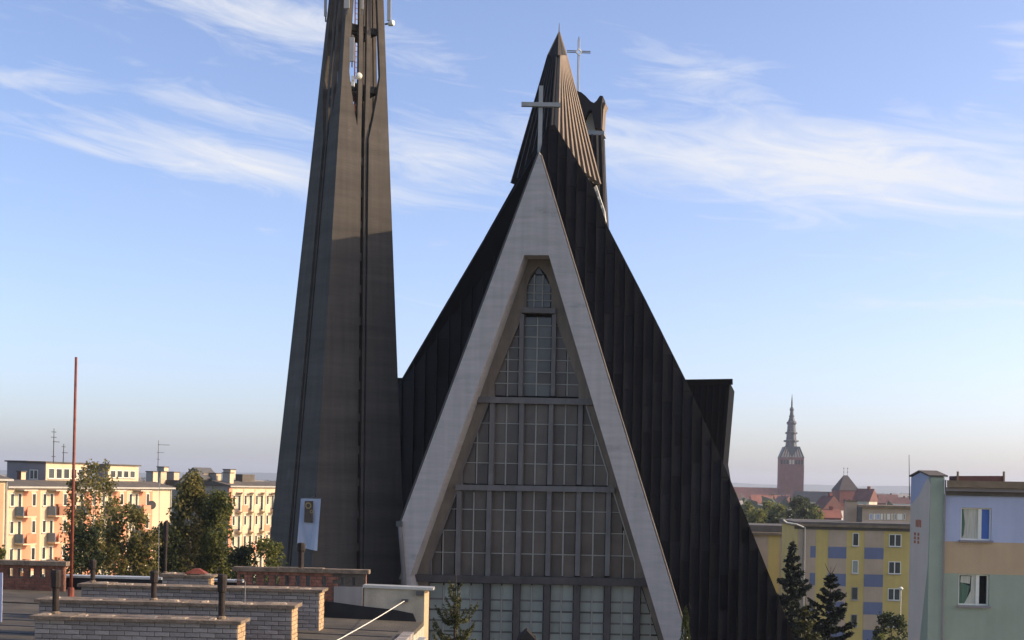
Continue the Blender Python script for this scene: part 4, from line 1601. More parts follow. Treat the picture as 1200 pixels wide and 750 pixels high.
def aerial(x, y0, y1, Y, label, arms):
    a, b = P(x, y1, Y), P(x + 0.8, y0, Y)
    t = thing('roof_aerial', a, label, 'aerial', 'aerials on the left block roofs')
    MB().tube([a, b], [0.06, 0.035], 5).build('pole', M_STEELD, t)
    for (f, l0, l1) in arms:
        p = a.lerp(b, f)
        MB().tube([p + V((l0, 0, 0)), p + V((l1, 0, -0.02))], 0.03, 5).build('crossbar', M_STEELD, t)


aerial(62.5, 502, 543, 131, 'tall thin aerial on the penthouse left of the mast', [(0.62, -0.1, 0.6), (0.9, -0.25, 0.25), (0.2, -0.2, 0.2), (0.75, -0.3, 0.3)])
aerial(74, 520, 543, 132, 'shorter thin aerial right beside the tall penthouse aerial', [(0.55, -0.15, 0.45), (0.85, -0.2, 0.2)])
aerial(185, 516, 550, 181, 'thin aerial with long side rod above the grey chimneys', [(0.85, -0.1, 1.6), (0.58, -0.2, 0.8), (0.35, -0.2, 0.2)])

# ------------------------------------------------------------------ yellow block and neighbours on the right
yx, yy_ = frame(4.0)
YO = P(934, 640, 130)
YO.z = 0
yb = thing('yellow_block', YO, 'yellow apartment block with beige stripes and blue squares behind the spruces', 'building')
ypl = (P(944, 640, 130), yy_)
bxY = facade_tools(YO, yx, -yy_)


def yu(x, y=660):
    return (PP(x, y, ypl) - YO).dot(yx)


def yz(x, y):
    return PP(x, y, ypl).z


ZTY = yz(960, 617)
LY = yu(1085)
m = MB()
bxY(m, 0, LY, 0, ZTY, -11, 0)
m.build('wall', M_YEL, yb)
for (xa, xb) in ((934.5, 955.5), (970, 991.5), (1012.5, 1035)):
    m = MB()
    bxY(m, yu(xa), yu(xb), 0.4, ZTY - 0.02, 0, 0.012)
    o = m.build('beige_stripe', M_BEIGE, yb)
    for (ya, ybb) in ((640.5, 654), (672, 686.5), (704.5, 719), (737, 751)):
        xa2 = 949.2 if xa < 940 else xa + 0.1
        dy = (xa - 970) * 0.021
        m = MB()
        bxY(m, yu(xa2), yu(xb), yz(xa2, ybb + dy), yz(xa2, ya + dy), 0.012, 0.022)
        m.build('blue_square', M_BLUE, o)
m = MB()
bxY(m, -0.3, LY, ZTY, ZTY + 0.22, -11.3, 0.35)
rfy = m.build('roof', M_EAVE, yb)
m = MB()
bxY(m, -0.35, LY, ZTY + 0.22, ZTY + 0.46, -11.3, 0.22)
m.build('roof_kerb', M_ROOFG, rfy)
m = MB()
bxY(m, -0.3, LY, ZTY - 0.30, ZTY - 0.02, 0.0, 0.10)
m.build('frieze', M_ROOFG, rfy)
for i, (ya, yb_) in enumerate(((626, 640.5), (658, 672.5), (689.5, 703.5), (721.5, 735))):
    window(bxY, yu(1041), yu(1055.5), yz(1048, yb_), yz(1048, ya), yb, True, glass=M_WGL)
    dd = -0.2
    window(bxY, yu(998.5 + dd), yu(1006 + dd), yz(1002, yb_ - 0.6), yz(1002, ya - 1.5), yb, False, frame_m=(M_WHITE if i < 2 else M_PURP), glass=(M_GLASSL if i == 1 else M_WGL))
m = MB()
m.tube([YO + yx * yu(942.3) - yy_ * 0.1 + UP * 0.0, YO + yx * yu(942.3) - yy_ * 0.1 + UP * (ZTY - 0.1)], 0.09, 6)
m.build('downpipe', M_PLAST, yb)
m = MB()
gpts = [P(918, 609.5, 129.4), P(922, 612.5, 129.4), P(934, 614.5, 129.4), P(942, 618, 129.4)]
m.tube(gpts, 0.10, 6)
m.build('gutter_bend', M_ZINC, rfy)
# roof chimney on the yellow block
o_, a_, w__, h__ = None, P(992, 609, 134), None, None
m = MB()
t_ = P(992, 587.5, 134).z
m.obox(a_, yx, yy_, UP, (0, 0, -0.8), (P(1003.5, 609, 134).x - a_.x, 1.2, t_ - a_.z))
ch_ = m.build('roof_chimney', M_BEIGE, yb)
m = MB()
m.obox(a_, yx, yy_, UP, (-0.08, -0.08, t_ - a_.z), (P(1003.5, 609, 134).x - a_.x + 0.08, 1.28, t_ - a_.z + 0.12))
m.build('cap', M_EAVE, ch_)
m = MB()
a_ = P(1005, 609, 133)
m.obox(a_, yx, yy_, UP, (0, 0, -0.6), (0.45, 0.6, P(1005, 594, 133).z - a_.z))
m.build('vent_pipe', M_STEELD, yb)

# lower wing set back on the left of the yellow block
WO = P(880, 640, 150)
WO.z = 0
wb = thing('yellow_block_wing', WO, 'set back yellow block piece between the church roof and the spruces', 'building')
bxW = facade_tools(WO, yx, -yy_)
wpl = (P(900, 640, 150), yy_)
zt = PP(900, 627, wpl).z
lw = (PP(952, 640, wpl) - WO).dot(yx)
m = MB()
bxW(m, -3, lw, 0, zt, -10, 0)
m.build('wall', M_BEIGE, wb)
m = MB()
bxW(m, 2.0, 3.3, 0.4, zt - 0.02, 0, 0.015)
m.build('yellow_stripe', M_YEL, wb)
m = MB()
bxW(m, -3.2, lw, zt, zt + 0.3, -10.2, 0.4)
r_ = m.build('roof', M_EAVE, wb)
m = MB()
bxW(m, -3.2, lw, zt + 0.3, zt + 1.1, -10.2, -1.2)
m.build('roof_kerb', M_ROOFG, r_)
for (ya, yb_) in ((632.5, 645), (661, 674), (690, 702)):
    u0 = (PP(917, 640, wpl) - WO).dot(yx)
    window(bxW, u0, u0 + 1.3, PP(920, yb_, wpl).z, PP(920, ya, wpl).z, wb, True)

# long low pale block behind
LO = P(1009, 612, 190)
LO.z = 0
lb_ = thing('pale_block', LO, 'long pale yellow block with a band of small windows behind the yellow roof', 'building')
lx_, ly_ = frame(3.0)
bxL = facade_tools(LO, lx_, -ly_)
lpl = (P(1009, 612, 190), ly_)
zt = PP(1030, 595, lpl).z
lw = (PP(1085, 612, lpl) - LO).dot(lx_)
m = MB()
bxL(m, 0, lw, 0, zt, -9, 0)
m.build('wall', M_BEIGE, lb_)
m = MB()
bxL(m, -0.4, lw, zt, zt + 0.35, -9.3, 0.5)
m.build('roof', M_EAVE, lb_)
cols_ = [(1018.5, 1022.5, M_LAV), (1023.5, 1026, M_WHITE), (1027, 1031, M_LAV), (1032, 1034.5, M_WHITE), (1036, 1038, M_YEL), (1039.5, 1043, M_WHITE), (1044.5, 1046.5, M_YEL), (1048, 1050, M_WGL), (1051.5, 1057.5, M_WHITE), (1059, 1061, M_WGL)]
for (xa, xb, mt_) in cols_:
    u0, u1 = (PP(xa, 605, lpl) - LO).dot(lx_), (PP(xb, 605, lpl) - LO).dot(lx_)
    window(bxL, u0, u1, PP(xa, 609, lpl).z, PP(xa, 602, lpl).z, lb_, False, frame_m=M_WHITE, glass=mt_, sill=False)

# near block on the right
nx, ny = frame(5.0)
NP = P(1105, 640, 54.0)
NPL = (NP, ny)
NO = V((NP.x, NP.y, 0))
nb = thing('pastel_block', NO, 'near pastel block in lavender, tan and mint cut off by the right picture edge', 'building')
bxN = facade_tools(NO, nx, -ny)
nu = lambda x: (PP(x, 640, NPL) - NO).dot(nx)
nz_ = lambda x, y: PP(x, y, NPL).z
LN = 9.0
ztop = nz_(1130, 580)
wu = [(nu(1125.5), nu(1161.5), nz_(1140, 633), nz_(1140, 595)), (nu(1124.3), nu(1160.3), nz_(1140, 709.5), nz_(1140, 673))]
bands = [('lavender_band', M_LAV, nz_(1140, 635), ztop), ('tan_band', M_TAN, nz_(1140, 672.5), nz_(1140, 635)), ('mint_band', M_MINT, 0.0, nz_(1140, 672.5))]
m = MB()
skew = V((0.40, 0.917, 0)) * 9.0
foot_ = [NO + ny * 0.35 + nx * 0.05, NO + ny * 0.35 + nx * LN, NO + nx * LN + skew, NO + skew + nx * 0.05]
m.loft([foot_, [p + UP * ztop for p in foot_]])
m.build('wall', M_MINT, nb)
for nm, mt_, z0, z1 in bands:
    m = MB()
    # leave the window openings free
    hs = [w for w in wu if w[2] < z1 and w[3] > z0]
    if not hs:
        bxN(m, 0, LN, z0, z1, -0.34, 0)
    else:
        w = hs[0]
        za, zb = max(z0, w[2]), min(z1, w[3])
        bxN(m, 0, w[0], z0, z1, -0.34, 0)
        bxN(m, w[1], LN, z0, z1, -0.34, 0)
        if za > z0:
            bxN(m, w[0], w[1], z0, za, -0.34, 0)
        if zb < z1:
            bxN(m, w[0], w[1], zb, z1, -0.34, 0)
    m.build(nm, mt_, nb)
for k, (u0, u1, z0, z1) in enumerate(wu):
    m = MB()
    t = 0.06
    for (a0, a1, b0, b1) in ((u0, u1, z0, z0 + t), (u0, u1, z1 - t, z1), (u0, u0 + t, z0 + t, z1 - t), (u1 - t, u1, z0 + t, z1 - t)):
        bxN(m, a0, a1, b0, b1, -0.20, -0.12)
    us = u0 + (u1 - u0) * 0.64
    bxN(m, us - 0.07, us + 0.07, z0 + t, z1 - t, -0.20, -0.11)
    w = m.build('window', M_WHITE, nb)
    m = MB()
    bxN(m, u0 - 0.06, u1 + 0.06, z0 - 0.09, z0 - 0.002, -0.2, 0.12)
    m.build('sill', M_PURP, w)
    if k == 0:
        m = MB()
        bxN(m, us + 0.07, u1 - t, z0 + t, z1 - t, -0.18, -0.15)
        m.build('blind', M_BLIND, w)
        m = MB()
        bxN(m, u0 + t, us - 0.07, z0 + t, z1 - t, -0.18, -0.155)
        m.build('curtain', M_CURT, w)
        m = MB()
        pts = [(u0 + t, z0 + t), (u0 + 0.16, z0 + t + 0.15), (u0 + 0.20, z0 + 0.7), (u0 + 0.12, z1 - t), (u0 + t, z1 - t)]
        m.prism([NO + nx * a + UP * b - (-ny) * 0.150 for a, b in pts], -ny * 0.008)
        m.build('drape', M_CURTG, w)
    else:
        m = MB()
        bxN(m, us + 0.07, u1 - t, z0 + t, z1 - t, -0.33, -0.30)
        m.build('open_sash', M_DARKIN, w)
        m = MB()
        bxN(m, u0 + t, us - 0.07, z0 + t, z1 - t, -0.18, -0.155)
        m.build('pane', M_WGL, w)
        for pts, mt_ in (([(0.06, 0.06), (0.52, 0.06), (0.40, 0.35), (0.50, 0.8), (0.12, 0.95), (0.06, 0.7)], M_CURTG), ([(0.28, 0.06), (0.72, 0.06), (0.76, 0.55), (0.74, 1.24), (0.56, 1.24), (0.54, 0.6), (0.38, 0.25)], M_CURT), ([(0.1, 0.95), (0.5, 0.9), (0.52, 1.22), (0.12, 1.22)], M_CURT)):
            m = MB()
            off = 0.152 if mt_ is M_CURTG else 0.147
            m.prism([NO + nx * (u0 + a) + UP * (z0 + b) + ny * off for a, b in pts], -ny * 0.003)
            m.build('curtain', mt_, w)
# eaves in three steps
for k, (y0, y1, d, mt_) in enumerate(((576, 581, 0.10, M_ROOFG), (571.5, 576, 0.26, M_PURP), (563.5, 571.5, 0.45, M_EAVE))):
    m = MB()
    z0_, z1_ = nz_(1140, y1) + 0.002, nz_(1140, y0)
    ft_ = [NO - ny * d + UP * z0_, NO - ny * d + nx * LN + UP * z0_, NO + nx * LN + skew + UP * z0_, NO + skew + UP * z0_]
    m.loft([ft_, [p + UP * (z1_ - z0_) for p in ft_]])
    m.build('eave_board', mt_, nb)
# red roof structure on top
m = MB()
a, b = PP(1122, 566, (P(1122, 566, 58), ny)), PP(1176, 566, (P(1122, 566, 58), ny))
m.prism([a - UP * 0.4, b - UP * 0.4, b + UP * 0.32, a + UP * 0.32], ny * 1.5)
rr_ = m.build('roof_box', M_TILED, nb)
for p_ in (a, b):
    MB().bar(p_ - ny * 0.02 - UP * 0.3, p_ - ny * 0.02 + UP * 0.52, 0.07, 0.08).build('post', M_EAVE, rr_)
# annex shaft with its own small gable
AP = P(1089, 640, 53.9)
aside = nx * -1
dpt = 2.5
m = MB()
A0 = V((AP.x, AP.y, 0))
zr = PP(1089, 559, (AP, ny)).z
wsh = (PP(1105.2, 640, (AP, ny)) - AP).dot(nx)
sd_ = ny
rightn = nx
# the left side splays a little so that it is seen from the camera
bl = PP(1067, 600, (AP + ny * 2.4, ny))
bl.z = 0
m.loft([[A0, A0 + nx * wsh, A0 + nx * wsh + ny * 2.4, bl], [V((p.x, p.y, zr)) for p in (A0, A0 + nx * wsh, A0 + nx * wsh + ny * 2.4, bl)]])
sh_ = m.build('annex_shaft', M_MINT, nb)
zp = PP(1076, 553.5, (AP + ny * 1.4, ny)).z
midl = A0.lerp(bl, 0.52)
m = MB()
lo = [V((A0.x, A0.y, zr)), V((midl.x, midl.y, zp)), V((bl.x, bl.y, zr + 0.0))]
ro = [p + nx * wsh for p in lo]
m.loft([lo, ro])
m.build('gable_top', M_LAV, sh_)
for a0, a1 in ((0, 1), (1, 2)):
    ofs = UP * 0.03
    e = (lo[a1] - lo[a0]).normalized()
    q0, q1 = lo[a0] - nx * 0.08 + ofs - e * (0.06 if a0 == 0 else 0), lo[a1] - nx * 0.08 + ofs + e * (0.06 if a1 == 2 else 0)
    m = MB()
    m.prism([q0, q1, q1 + nx * (wsh + 0.2), q0 + nx * (wsh + 0.2)], UP * 0.06)
    m.build('cap_sheet', M_ROOFG, sh_)
# painted fields on the splayed side: lavender top, tan sweep, mint foot
lw_ = (bl - A0)
ln_ = V((lw_.y, -lw_.x, 0)).normalized()
if ln_.x > 0:
    ln_ = -ln_


def side_poly(pts, mt_, name, off):
    m_ = MB()
    m_.prism([A0 + lw_ * s + UP * z + ln_ * off for s, z in pts], ln_ * 0.003)
    return m_.build(name, mt_, sh_)


zc = lambda y: PP(1076, y, (AP + ny * 1.2, ny)).z
side_poly([(0.0, zr), (1.0, zr), (1.0, zc(592)), (0.55, zc(580)), (0.3, zc(566)), (0.12, zr - 0.02)], M_LAV, 'painted_sweep', 0.003)
M_PALEG = mat('pale_grey_render', (0.62, 0.56, 0.54), 0.9, 0.03, 0.7, streak=0.05)
side_poly([(0.0, zr - 0.3), (0.12, zr - 0.01), (0.3, zc(566) - 0.004), (0.55, zc(580) - 0.004), (1.0, zc(592) - 0.004), (1.0, zc(760)), (0.42, zc(760)), (0.05, zc(660))], M_PALEG, 'painted_sweep', 0.002)
M_MARK = mat('red_mark', (0.42, 0.16, 0.10), 0.9, 0.1, 3)
for (y0, y1, s0, s1) in ((609, 618, 0.42, 0.72), (624.5, 638.5, 0.5, 0.60), (624.5, 638.5, 0.68, 0.78)):
    for k in range(4 if s1 - s0 > 0.2 else 3):
        n_ = 4 if s1 - s0 > 0.2 else 3
        if s1 - s0 > 0.2:
            sa, sb = s0 + (s1 - s0) * k / n_, s0 + (s1 - s0) * (k + 0.8) / n_
            side_poly([(sa, zc(y1 - 0.7 * (k % 2))), (sb, zc(y1)), (sb, zc(y0)), (sa, zc(y0 + 0.8 * (k % 3 == 0)))], M_MARK, 'painted_mark', 0.007)
        else:
            ya_, yb_ = y0 + (y1 - y0) * k / n_, y0 + (y1 - y0) * (k + 0.75) / n_
            side_poly([(s0, zc(yb_)), (s1, zc(yb_)), (s1, zc(ya_)), (s0, zc(ya_))], M_MARK, 'painted_mark', 0.007)
MB().bar(V((A0.x, A0.y, 0)) + nx * (wsh + 0.03) - ny * 0.05, V((A0.x, A0.y, zr - 0.1)) + nx * (wsh + 0.03) - ny * 0.05, 0.05, 0.05).build('joint_strip', M_PURP, sh_)
a = P(1066.3, 570, 57.5)
single(MB().tube([a - UP * 0.6, P(1065.3, 533, 57.5)], [0.025, 0.012], 5), 'roof_aerial', M_STEELD, a - UP * 0.6, 'thin aerial beside the shaft of the near pastel block', 'aerial')

# ------------------------------------------------------------------ old town far behind
CYD = 1100.0
cp = lambda x, y, Y=CYD: P(x, y, Y)
cb = cp(926, 600)
cb.z = 0
cath = thing('cathedral', cb, 'distant red brick cathedral with tall tiered green spire and long tiled nave', 'church')
kx, ky = frame(6.0)
wdt = 22.0
ctop = cp(926, 536).z
cc = cp(926, 570)
oc = V((cc.x, cc.y, 0))
m = MB()
m.obox(oc, kx, ky, UP, (-wdt / 2 + 0.9, -9, 0), (wdt / 2 - 0.9, 9, ctop))
twr = m.build('brick_tower', M_CBRICK, cath)
zr_ = cp(926, 524.5).z
m = MB()
hw = wdt / 2 - 0.9
m.loft([[oc + kx * x + ky * y + UP * ctop for x, y in ((-hw, -9), (hw, -9), (hw, 9), (-hw, 9))], [oc + kx * x + ky * y + UP * zr_ for x, y in ((-6.5, -8.6), (6.5, -8.6), (6.5, 8.6), (-6.5, 8.6))]])
m.build('tower_gable', M_PLAST, cath)
for k in range(9):
    x = -9.2 + k * 2.3
    x2 = -6.0 + k * 1.5
    MB().bar(oc + kx * x - ky * 9.1 + UP * (ctop + 0.2), oc + kx * x2 - ky * 8.8 + UP * zr_, 0.7, 0.3).build('gable_pier', M_CBRICK, twr)
for side in (-1, 1):
    MB().prism([oc + kx * (side * (hw + 0.3)) - ky * 9.4 + UP * (ctop - 0.5), oc + kx * (side * 6.4) - ky * 9.4 + UP * (zr_ + 0.6), oc + kx * (side * 5.4) - ky * 9.4 + UP * (zr_ + 0.6), oc + kx * (side * (hw - 0.9)) - ky * 9.4 + UP * (ctop - 0.5)], ky * 19).build('roof_slope', M_SLATE, cath)
MB().prism([oc + kx * -5.6 - ky * 9.5 + UP * (zr_ + 0.7), oc + kx * 5.6 - ky * 9.5 + UP * (zr_ + 0.7), oc - ky * 9.5 + UP * (zr_ - 8.5)], ky * 1.0).build('slate_valley', M_SLATE, cath)
for k in range(8):
    if k in (3, 4):
        mt_ = M_PLAST
    else:
        mt_ = M_DARKIN
    x = -8.6 + k * 2.45
    MB().obox(oc - ky * 9.0, kx, -ky, UP, (x - 0.8, 0, ctop - 6.0), (x + 0.8, 0.12, ctop - 2.2)).build('belfry_opening', mt_, twr)
for x in (-9.9, -5, 0, 5, 9.9):
    MB().obox(oc - ky * 9.0, kx, -ky, UP, (x - 0.35, 0, 0), (x + 0.35, 0.35, ctop - 6.5)).build('brick_rib', M_CBRICK, twr)
sp = [(524.5, 5.0), (518.5, 4.4), (517.5, 6.4), (516, 6.2), (515.5, 4.3), (509, 3.9), (508, 5.2), (506.5, 5.0), (506, 3.7), (498, 3.3), (496, 4.2), (494.5, 4.0), (493.5, 2.9), (489, 2.0), (487.5, 2.3), (486, 1.6), (482, 1.4), (480, 1.9), (478.5, 1.5), (476.5, 0.7), (472.5, 0.7), (462, 0.15)]
m = MB()
m.lathe(oc, [(r_ * 1.05, cp(926, y).z) for y, r_ in sp], 8, 0.3)
m.build('tiered_spire', M_SLATE, cath)
# nave
nv = MB()
e0, rdg = cp(900, 587).z, cp(900, 571.5).z
n0 = oc - kx * 75 + ky * 4
n1 = oc - kx * (wdt / 2 - 1) + ky * 4
nv.obox(V((0, 0, 0)) + n0, kx, ky, UP, (0, -16, 0), ((n1 - n0).dot(kx), 16, e0))
nv.build('nave_wall', M_CBRICK, cath)
nv = MB()
tri = lambda o: [o - ky * 17 + UP * e0, o + UP * rdg, o + ky * 17 + UP * e0]
nv.loft([tri(n0), tri(n1)])
nv.build('nave_roof', M_NAVE, cath)
MB().prism([p for p in tri(n1 + kx * 9 - ky * 6)], -kx * 9.5).build('side_roof', M_TILED, cath)

# brick gate tower
GY = 620.0
gp = lambda x, y: P(x, y, GY)
go = gp(990, 600)
go.z = 0
gt = thing('gate_tower', go, 'square brick gate tower with dark pyramid roof and twin finials', 'tower')
gx, gy = frame(-8)
hwid = (gp(1002.5, 590).x - gp(978.8, 590).x) / 2 * 0.97
zt = gp(990, 574.5).z
MB().obox(go, gx, gy, UP, (-hwid, -hwid, 0), (hwid, hwid, zt)).build('brick_shaft', M_CBRICK, gt)
zp = gp(990, 557).z
m = MB()
h2 = hwid + 0.35
m.loft([[go + gx * a + gy * b + UP * zt for a, b in ((-h2, -h2), (h2, -h2), (h2, h2), (-h2, h2))], [go + gx * a + gy * b + UP * zp for a, b in ((-1.0, -0.2), (1.0, -0.2), (1.0, 0.2), (-1.0, 0.2))]])
m.build('pyramid_roof', M_GATE, gt)
for s in (-0.95, 0.95):
    f_ = MB().tube([go + gx * s + UP * (zp - 0.2), go + gx * s + UP * (zp + 3.8)], 0.08, 5).build('finial', M_STEELD, gt)
    for zz in (1.6, 3.4):
        MB().lathe(go + gx * s + UP * (zp + zz), [(0.05, -0.3), (0.38, 0), (0.05, 0.3)], 6).build('ball', M_STEELD, f_)
for k in range(3):
    MB().obox(go - gy * hwid, gx, -gy, UP, (-2.6 + k * 2.2, 0, zt - 6.0), (-1.8 + k * 2.2, 0.1, zt - 4.2)).build('window_slit', M_DARKIN, gt)


def house(x, ybase, w, h, roof_h, Y, label, wall_m, roof_m, rot=0.0, dep=9.0, chim=True):
    """small far house; x, ybase photo place of its eave centre"""
    e = P(x, ybase, Y)
    o = V((e.x, e.y, 0))
    hx, hy = frame(rot)
    t = thing('town_house', o, label, 'house', 'houses of the old town')
    MB().obox(o, hx, hy, UP, (-w / 2, -dep / 2, 0), (w / 2, dep / 2, e.z)).build('wall', wall_m, t)
    tri_ = lambda s: [o + hx * s * (w / 2 + 0.4) - hy * (dep / 2 + 0.4) + UP * (e.z - 0.1), o + hx * s * (w / 2 + 0.4) + UP * (e.z + roof_h), o + hx * s * (w / 2 + 0.4) + hy * (dep / 2 + 0.4) + UP * (e.z - 0.1)]
    rf = MB().loft([tri_(-1), tri_(1)]).build('roof', roof_m, t)
    if chim:
        MB().obox(o + hx * w * 0.22, hx, hy, UP, (-0.5, -0.5, e.z + roof_h * 0.5), (0.5, 0.5, e.z + roof_h + 0.9)).build('chimney', M_CBRICK, rf)
    nwin = max(2, int(w / 3))
    for k in range(nwin):
        u = -w / 2 + w * (k + 0.5) / nwin
        for zz in (1.6, 4.6):
            MB().obox(o - hy * dep / 2, hx, -hy, UP, (u - 0.55, 0, e.z - zz - 0.9), (u + 0.55, 0.08, e.z - zz + 0.5)).build('window', M_WGL, t)
    return t


house(1014, 587, 6.0, 0, 4.6, 480, 'old house with steep dull red roof right of the gate tower', M_PLAST, M_TILED, rot=35)
house(970, 597, 6.0, 0, 4.5, 420, 'white gabled house with red roof left of the gate tower', M_WHITE, M_TILED, rot=70, dep=8)
house(966, 606, 9.0, 0, 2.5, 400, 'low red roofed house below the white gable', M_CBRICK, M_TILE, rot=5)
house(962, 588, 26, 0, 5.0, 640, 'long dark roofed house between the cathedral and the gate tower', M_PLAST, M_SLATE, rot=3)
house(1038, 586, 16, 0, 4.0, 900, 'dark roofed house with tall chimney block in front of the hills', M_PLAST, M_TILED, rot=-5)
house(1052, 590, 18, 0, 4.0, 820, 'pale walled low house near the shaft of the pastel block', M_WHITE, M_TILED, rot=4)
house(1022, 589, 14, 0, 3.5, 760, 'low red house right behind the steep roofed house', M_CBRICK, M_TILED, rot=0)
house(897, 590, 22, 0, 6.0, 900, 'small red gabled roofs in front of the cathedral nave', M_PLAST, M_TILE, rot=-10)
house(918, 590, 10, 0, 5.0, 860, 'white little house at the foot of the cathedral tower', M_WHITE, M_TILED, rot=60)
house(950, 583, 12, 0, 4.0, 1250, 'far house just right of the cathedral tower', M_PLAST, M_SLATE, rot=10)
house(1029, 583, 5, 0, 0.5, 1000, 'small dark block rising above the far roofs', M_STEELD, M_STEELD, rot=0, chim=False)


# far town and woods on the plain: reads as one mass
def far_town():
    m_ = MB()
    for k in range(900):
        Y = random.uniform(900, 5200)
        X = random.uniform(-0.42, 0.42) * Y
        if abs(X / Y - (926 - 600) / 1500) < 0.03 and Y < 1300:
            continue
        w, d, h_ = random.uniform(8, 26), random.uniform(8, 14), random.uniform(5, 13)
        rot = random.uniform(-40, 40)
        a, b = frame(rot)
        o = V((X, Y, 0))
        m_.obox(o, a, b, UP, (-w / 2, -d / 2, 0), (w / 2, d / 2, h_))
        tr_ = lambda s: [o + a * s * w / 2 - b * d / 2 + UP * h_, o + a * s * w / 2 + UP * (h_ + d * 0.35), o + a * s * w / 2 + b * d / 2 + UP * h_]
        m_.loft([tr_(-1.02), tr_(1.02)])
    return m_


M_TOWN = mat('far_town_mix', (0.24, 0.16, 0.13), 0.9, 0.5, 0.006, col2=(0.46, 0.42, 0.38))
tag(far_town().build('distant_town', M_TOWN), 'distant roofs of the town on the plain below the hills', 'town', kind='stuff')


# ------------------------------------------------------------------ plants
def leaf_mesh(name, pts, size, mt, parent, flat=0.0, aspect=1.5, dirs=None):
    n = len(pts)
    nrm = rng.normal(size=(n, 3))
    nrm[:, 2] += flat
    nrm /= np.linalg.norm(nrm, axis=1)[:, None]
    if dirs is None:
        t = rng.normal(size=(n, 3))
    else:
        t = dirs + rng.normal(size=(n, 3)) * 0.25
    t -= nrm * np.sum(t * nrm, axis=1)[:, None]
    t /= np.linalg.norm(t, axis=1)[:, None] + 1e-9
    s = np.cross(nrm, t)
    sz = size * rng.uniform(0.6, 1.35, size=(n, 1))
    a = t * sz * aspect / 2
    b = s * sz / 2
    v = np.empty((n, 4, 3))
    v[:, 0] = pts - a
    v[:, 1] = pts + b
    v[:, 2] = pts + a
    v[:, 3] = pts - b
    me = bpy.data.meshes.new(name)
    me.vertices.add(n * 4)
    me.loops.add(n * 4)
    me.polygons.add(n)
    o0 = np.array(WL[parent])
    me.vertices.foreach_set('co', (v.reshape(-1, 3) - o0).ravel().astype(np.float32))
    me.loops.foreach_set('vertex_index', np.arange(n * 4, dtype=np.int32))
    me.polygons.foreach_set('loop_start', np.arange(0, n * 4, 4, dtype=np.int32))
    me.update(calc_edges=True)
    me.materials.append(mt)
    o = bpy.data.objects.new(name, me)
    COL.objects.link(o)
    o.parent = parent
    WL[o] = WL[parent]
    return o


def broad_tree(base, H, prof, n_clump, n_leaf, size, lmat, label, bark=M_BARK, droop=0.0, trunk_r=0.2, clump_r=0.9, group=None, name='broadleaf_tree', zmin=None, lean_=(0, 0)):
    """prof: list of (height fraction, radius) describing the crown's outline"""
    base = V(base)
    t = thing(name, base, label, 'tree', group)
    hs = np.array([p[0] for p in prof])
    rs = np.array([p[1] for p in prof])
    cl = []
    for k in range(n_clump):
        f = rng.uniform(hs[0], hs[-1])
        r_ = np.interp(f, hs, rs) * math.sqrt(rng.uniform(0.12, 1.0)) * rng.uniform(0.8, 1.08)
        th = rng.uniform(0, 2 * math.pi)
        cl.append((base.x + lean_[0] * f + r_ * math.cos(th), base.y + lean_[1] * f + r_ * math.sin(th), base.z + f * H))
    cl = np.array(cl)
    # trunk and limbs
    m_ = MB()
    top = base + V((lean_[0], lean_[1], H * 0.93))
    path = [base.lerp(top, f) + V((random.uniform(-.12, .12), random.uniform(-.12, .12), 0)) * (f > 0) for f in (0, 0.2, 0.4, 0.6, 0.8, 1.0)]
    m_.tube(path, [trunk_r * (1.25 - 1.15 * f) for f in (0, 0.2, 0.4, 0.6, 0.8, 1.0)], 8)
    m_.build('trunk', bark, t, True)
    m_ = MB()
    for c in cl[::2]:
        c = V(c)
        f = max(0.12, min(0.85, (c.z - base.z) / H - random.uniform(0.08, 0.2)))
        st = base.lerp(top, f)
        mid = st.lerp(c, 0.55) + UP * 0.15
        m_.tube([st, mid, c], [trunk_r * 0.32 * (1.1 - f), trunk_r * 0.18 * (1.1 - f), 0.012], 5)
    m_.build('limbs', bark, t, True)
    idx = rng.integers(0, len(cl), n_leaf)
    off = rng.normal(size=(n_leaf, 3))
    off /= np.linalg.norm(off, axis=1)[:, None]
    rad = clump_r * rng.uniform(0.25, 1.0, size=(n_leaf, 1)) ** 0.5
    sc = rng.uniform(0.65, 1.2, size=len(cl))[idx][:, None]
    p = cl[idx] + off * rad * sc * np.array([1, 1, 0.8])
    if droop > 0:
        dz = rng.exponential(droop, n_leaf)
        p[:, 2] -= dz
    if zmin is not None:
        p = p[p[:, 2] > zmin]
    p[:, 2] = np.maximum(p[:, 2], base.z + 0.4)
    leaf_mesh('crown', p, size, lmat, t, aspect=1.6)
    return t


def gb(x, Y):
    p = P(x, 600, Y)
    return V((p.x, p.y, 0))


def zpx(x, y, Y):
    return P(x, y, Y).z


LG = 'broadleaf trees in front of the left blocks'
# tall weeping birch by the mast
Hh = zpx(112, 541, 108)
broad_tree(gb(110, 108), Hh, [(0.2, 3.1), (0.5, 3.5), (0.75, 2.9), (0.92, 1.9), (1.0, 0.5)], 85, 9500, 0.17, L_BIRCH, 'tall weeping birch with thin crown just right of the mast', M_BIRCH, 1.15, 0.16, 0.62, LG, 'birch_tree', 8.0)
Hh = zpx(122, 532, 107)
broad_tree(gb(122, 107), Hh, [(0.5, 0.5), (0.8, 0.6), (0.93, 0.35), (1.0, 0.3)], 14, 700, 0.16, L_BIRCH, 'slim birch top sticking up above the penthouse roof', M_BIRCH, 0.3, 0.1, 0.4, LG, 'birch_tree', 8.0)
Hh = zpx(150, 592, 100)
broad_tree(gb(150, 100), Hh, [(0.30, 2.60), (0.55, 3.51), (0.80, 2.60), (1.00, 0.78)], 82, 15000, 0.17, L_BIRCH, 'lower bushy tree between the birch and the lightning rod', M_BARK, 0.5, 0.16, 0.75, LG, 'broadleaf_tree', 7.0)
Hh = zpx(97, 612, 96)
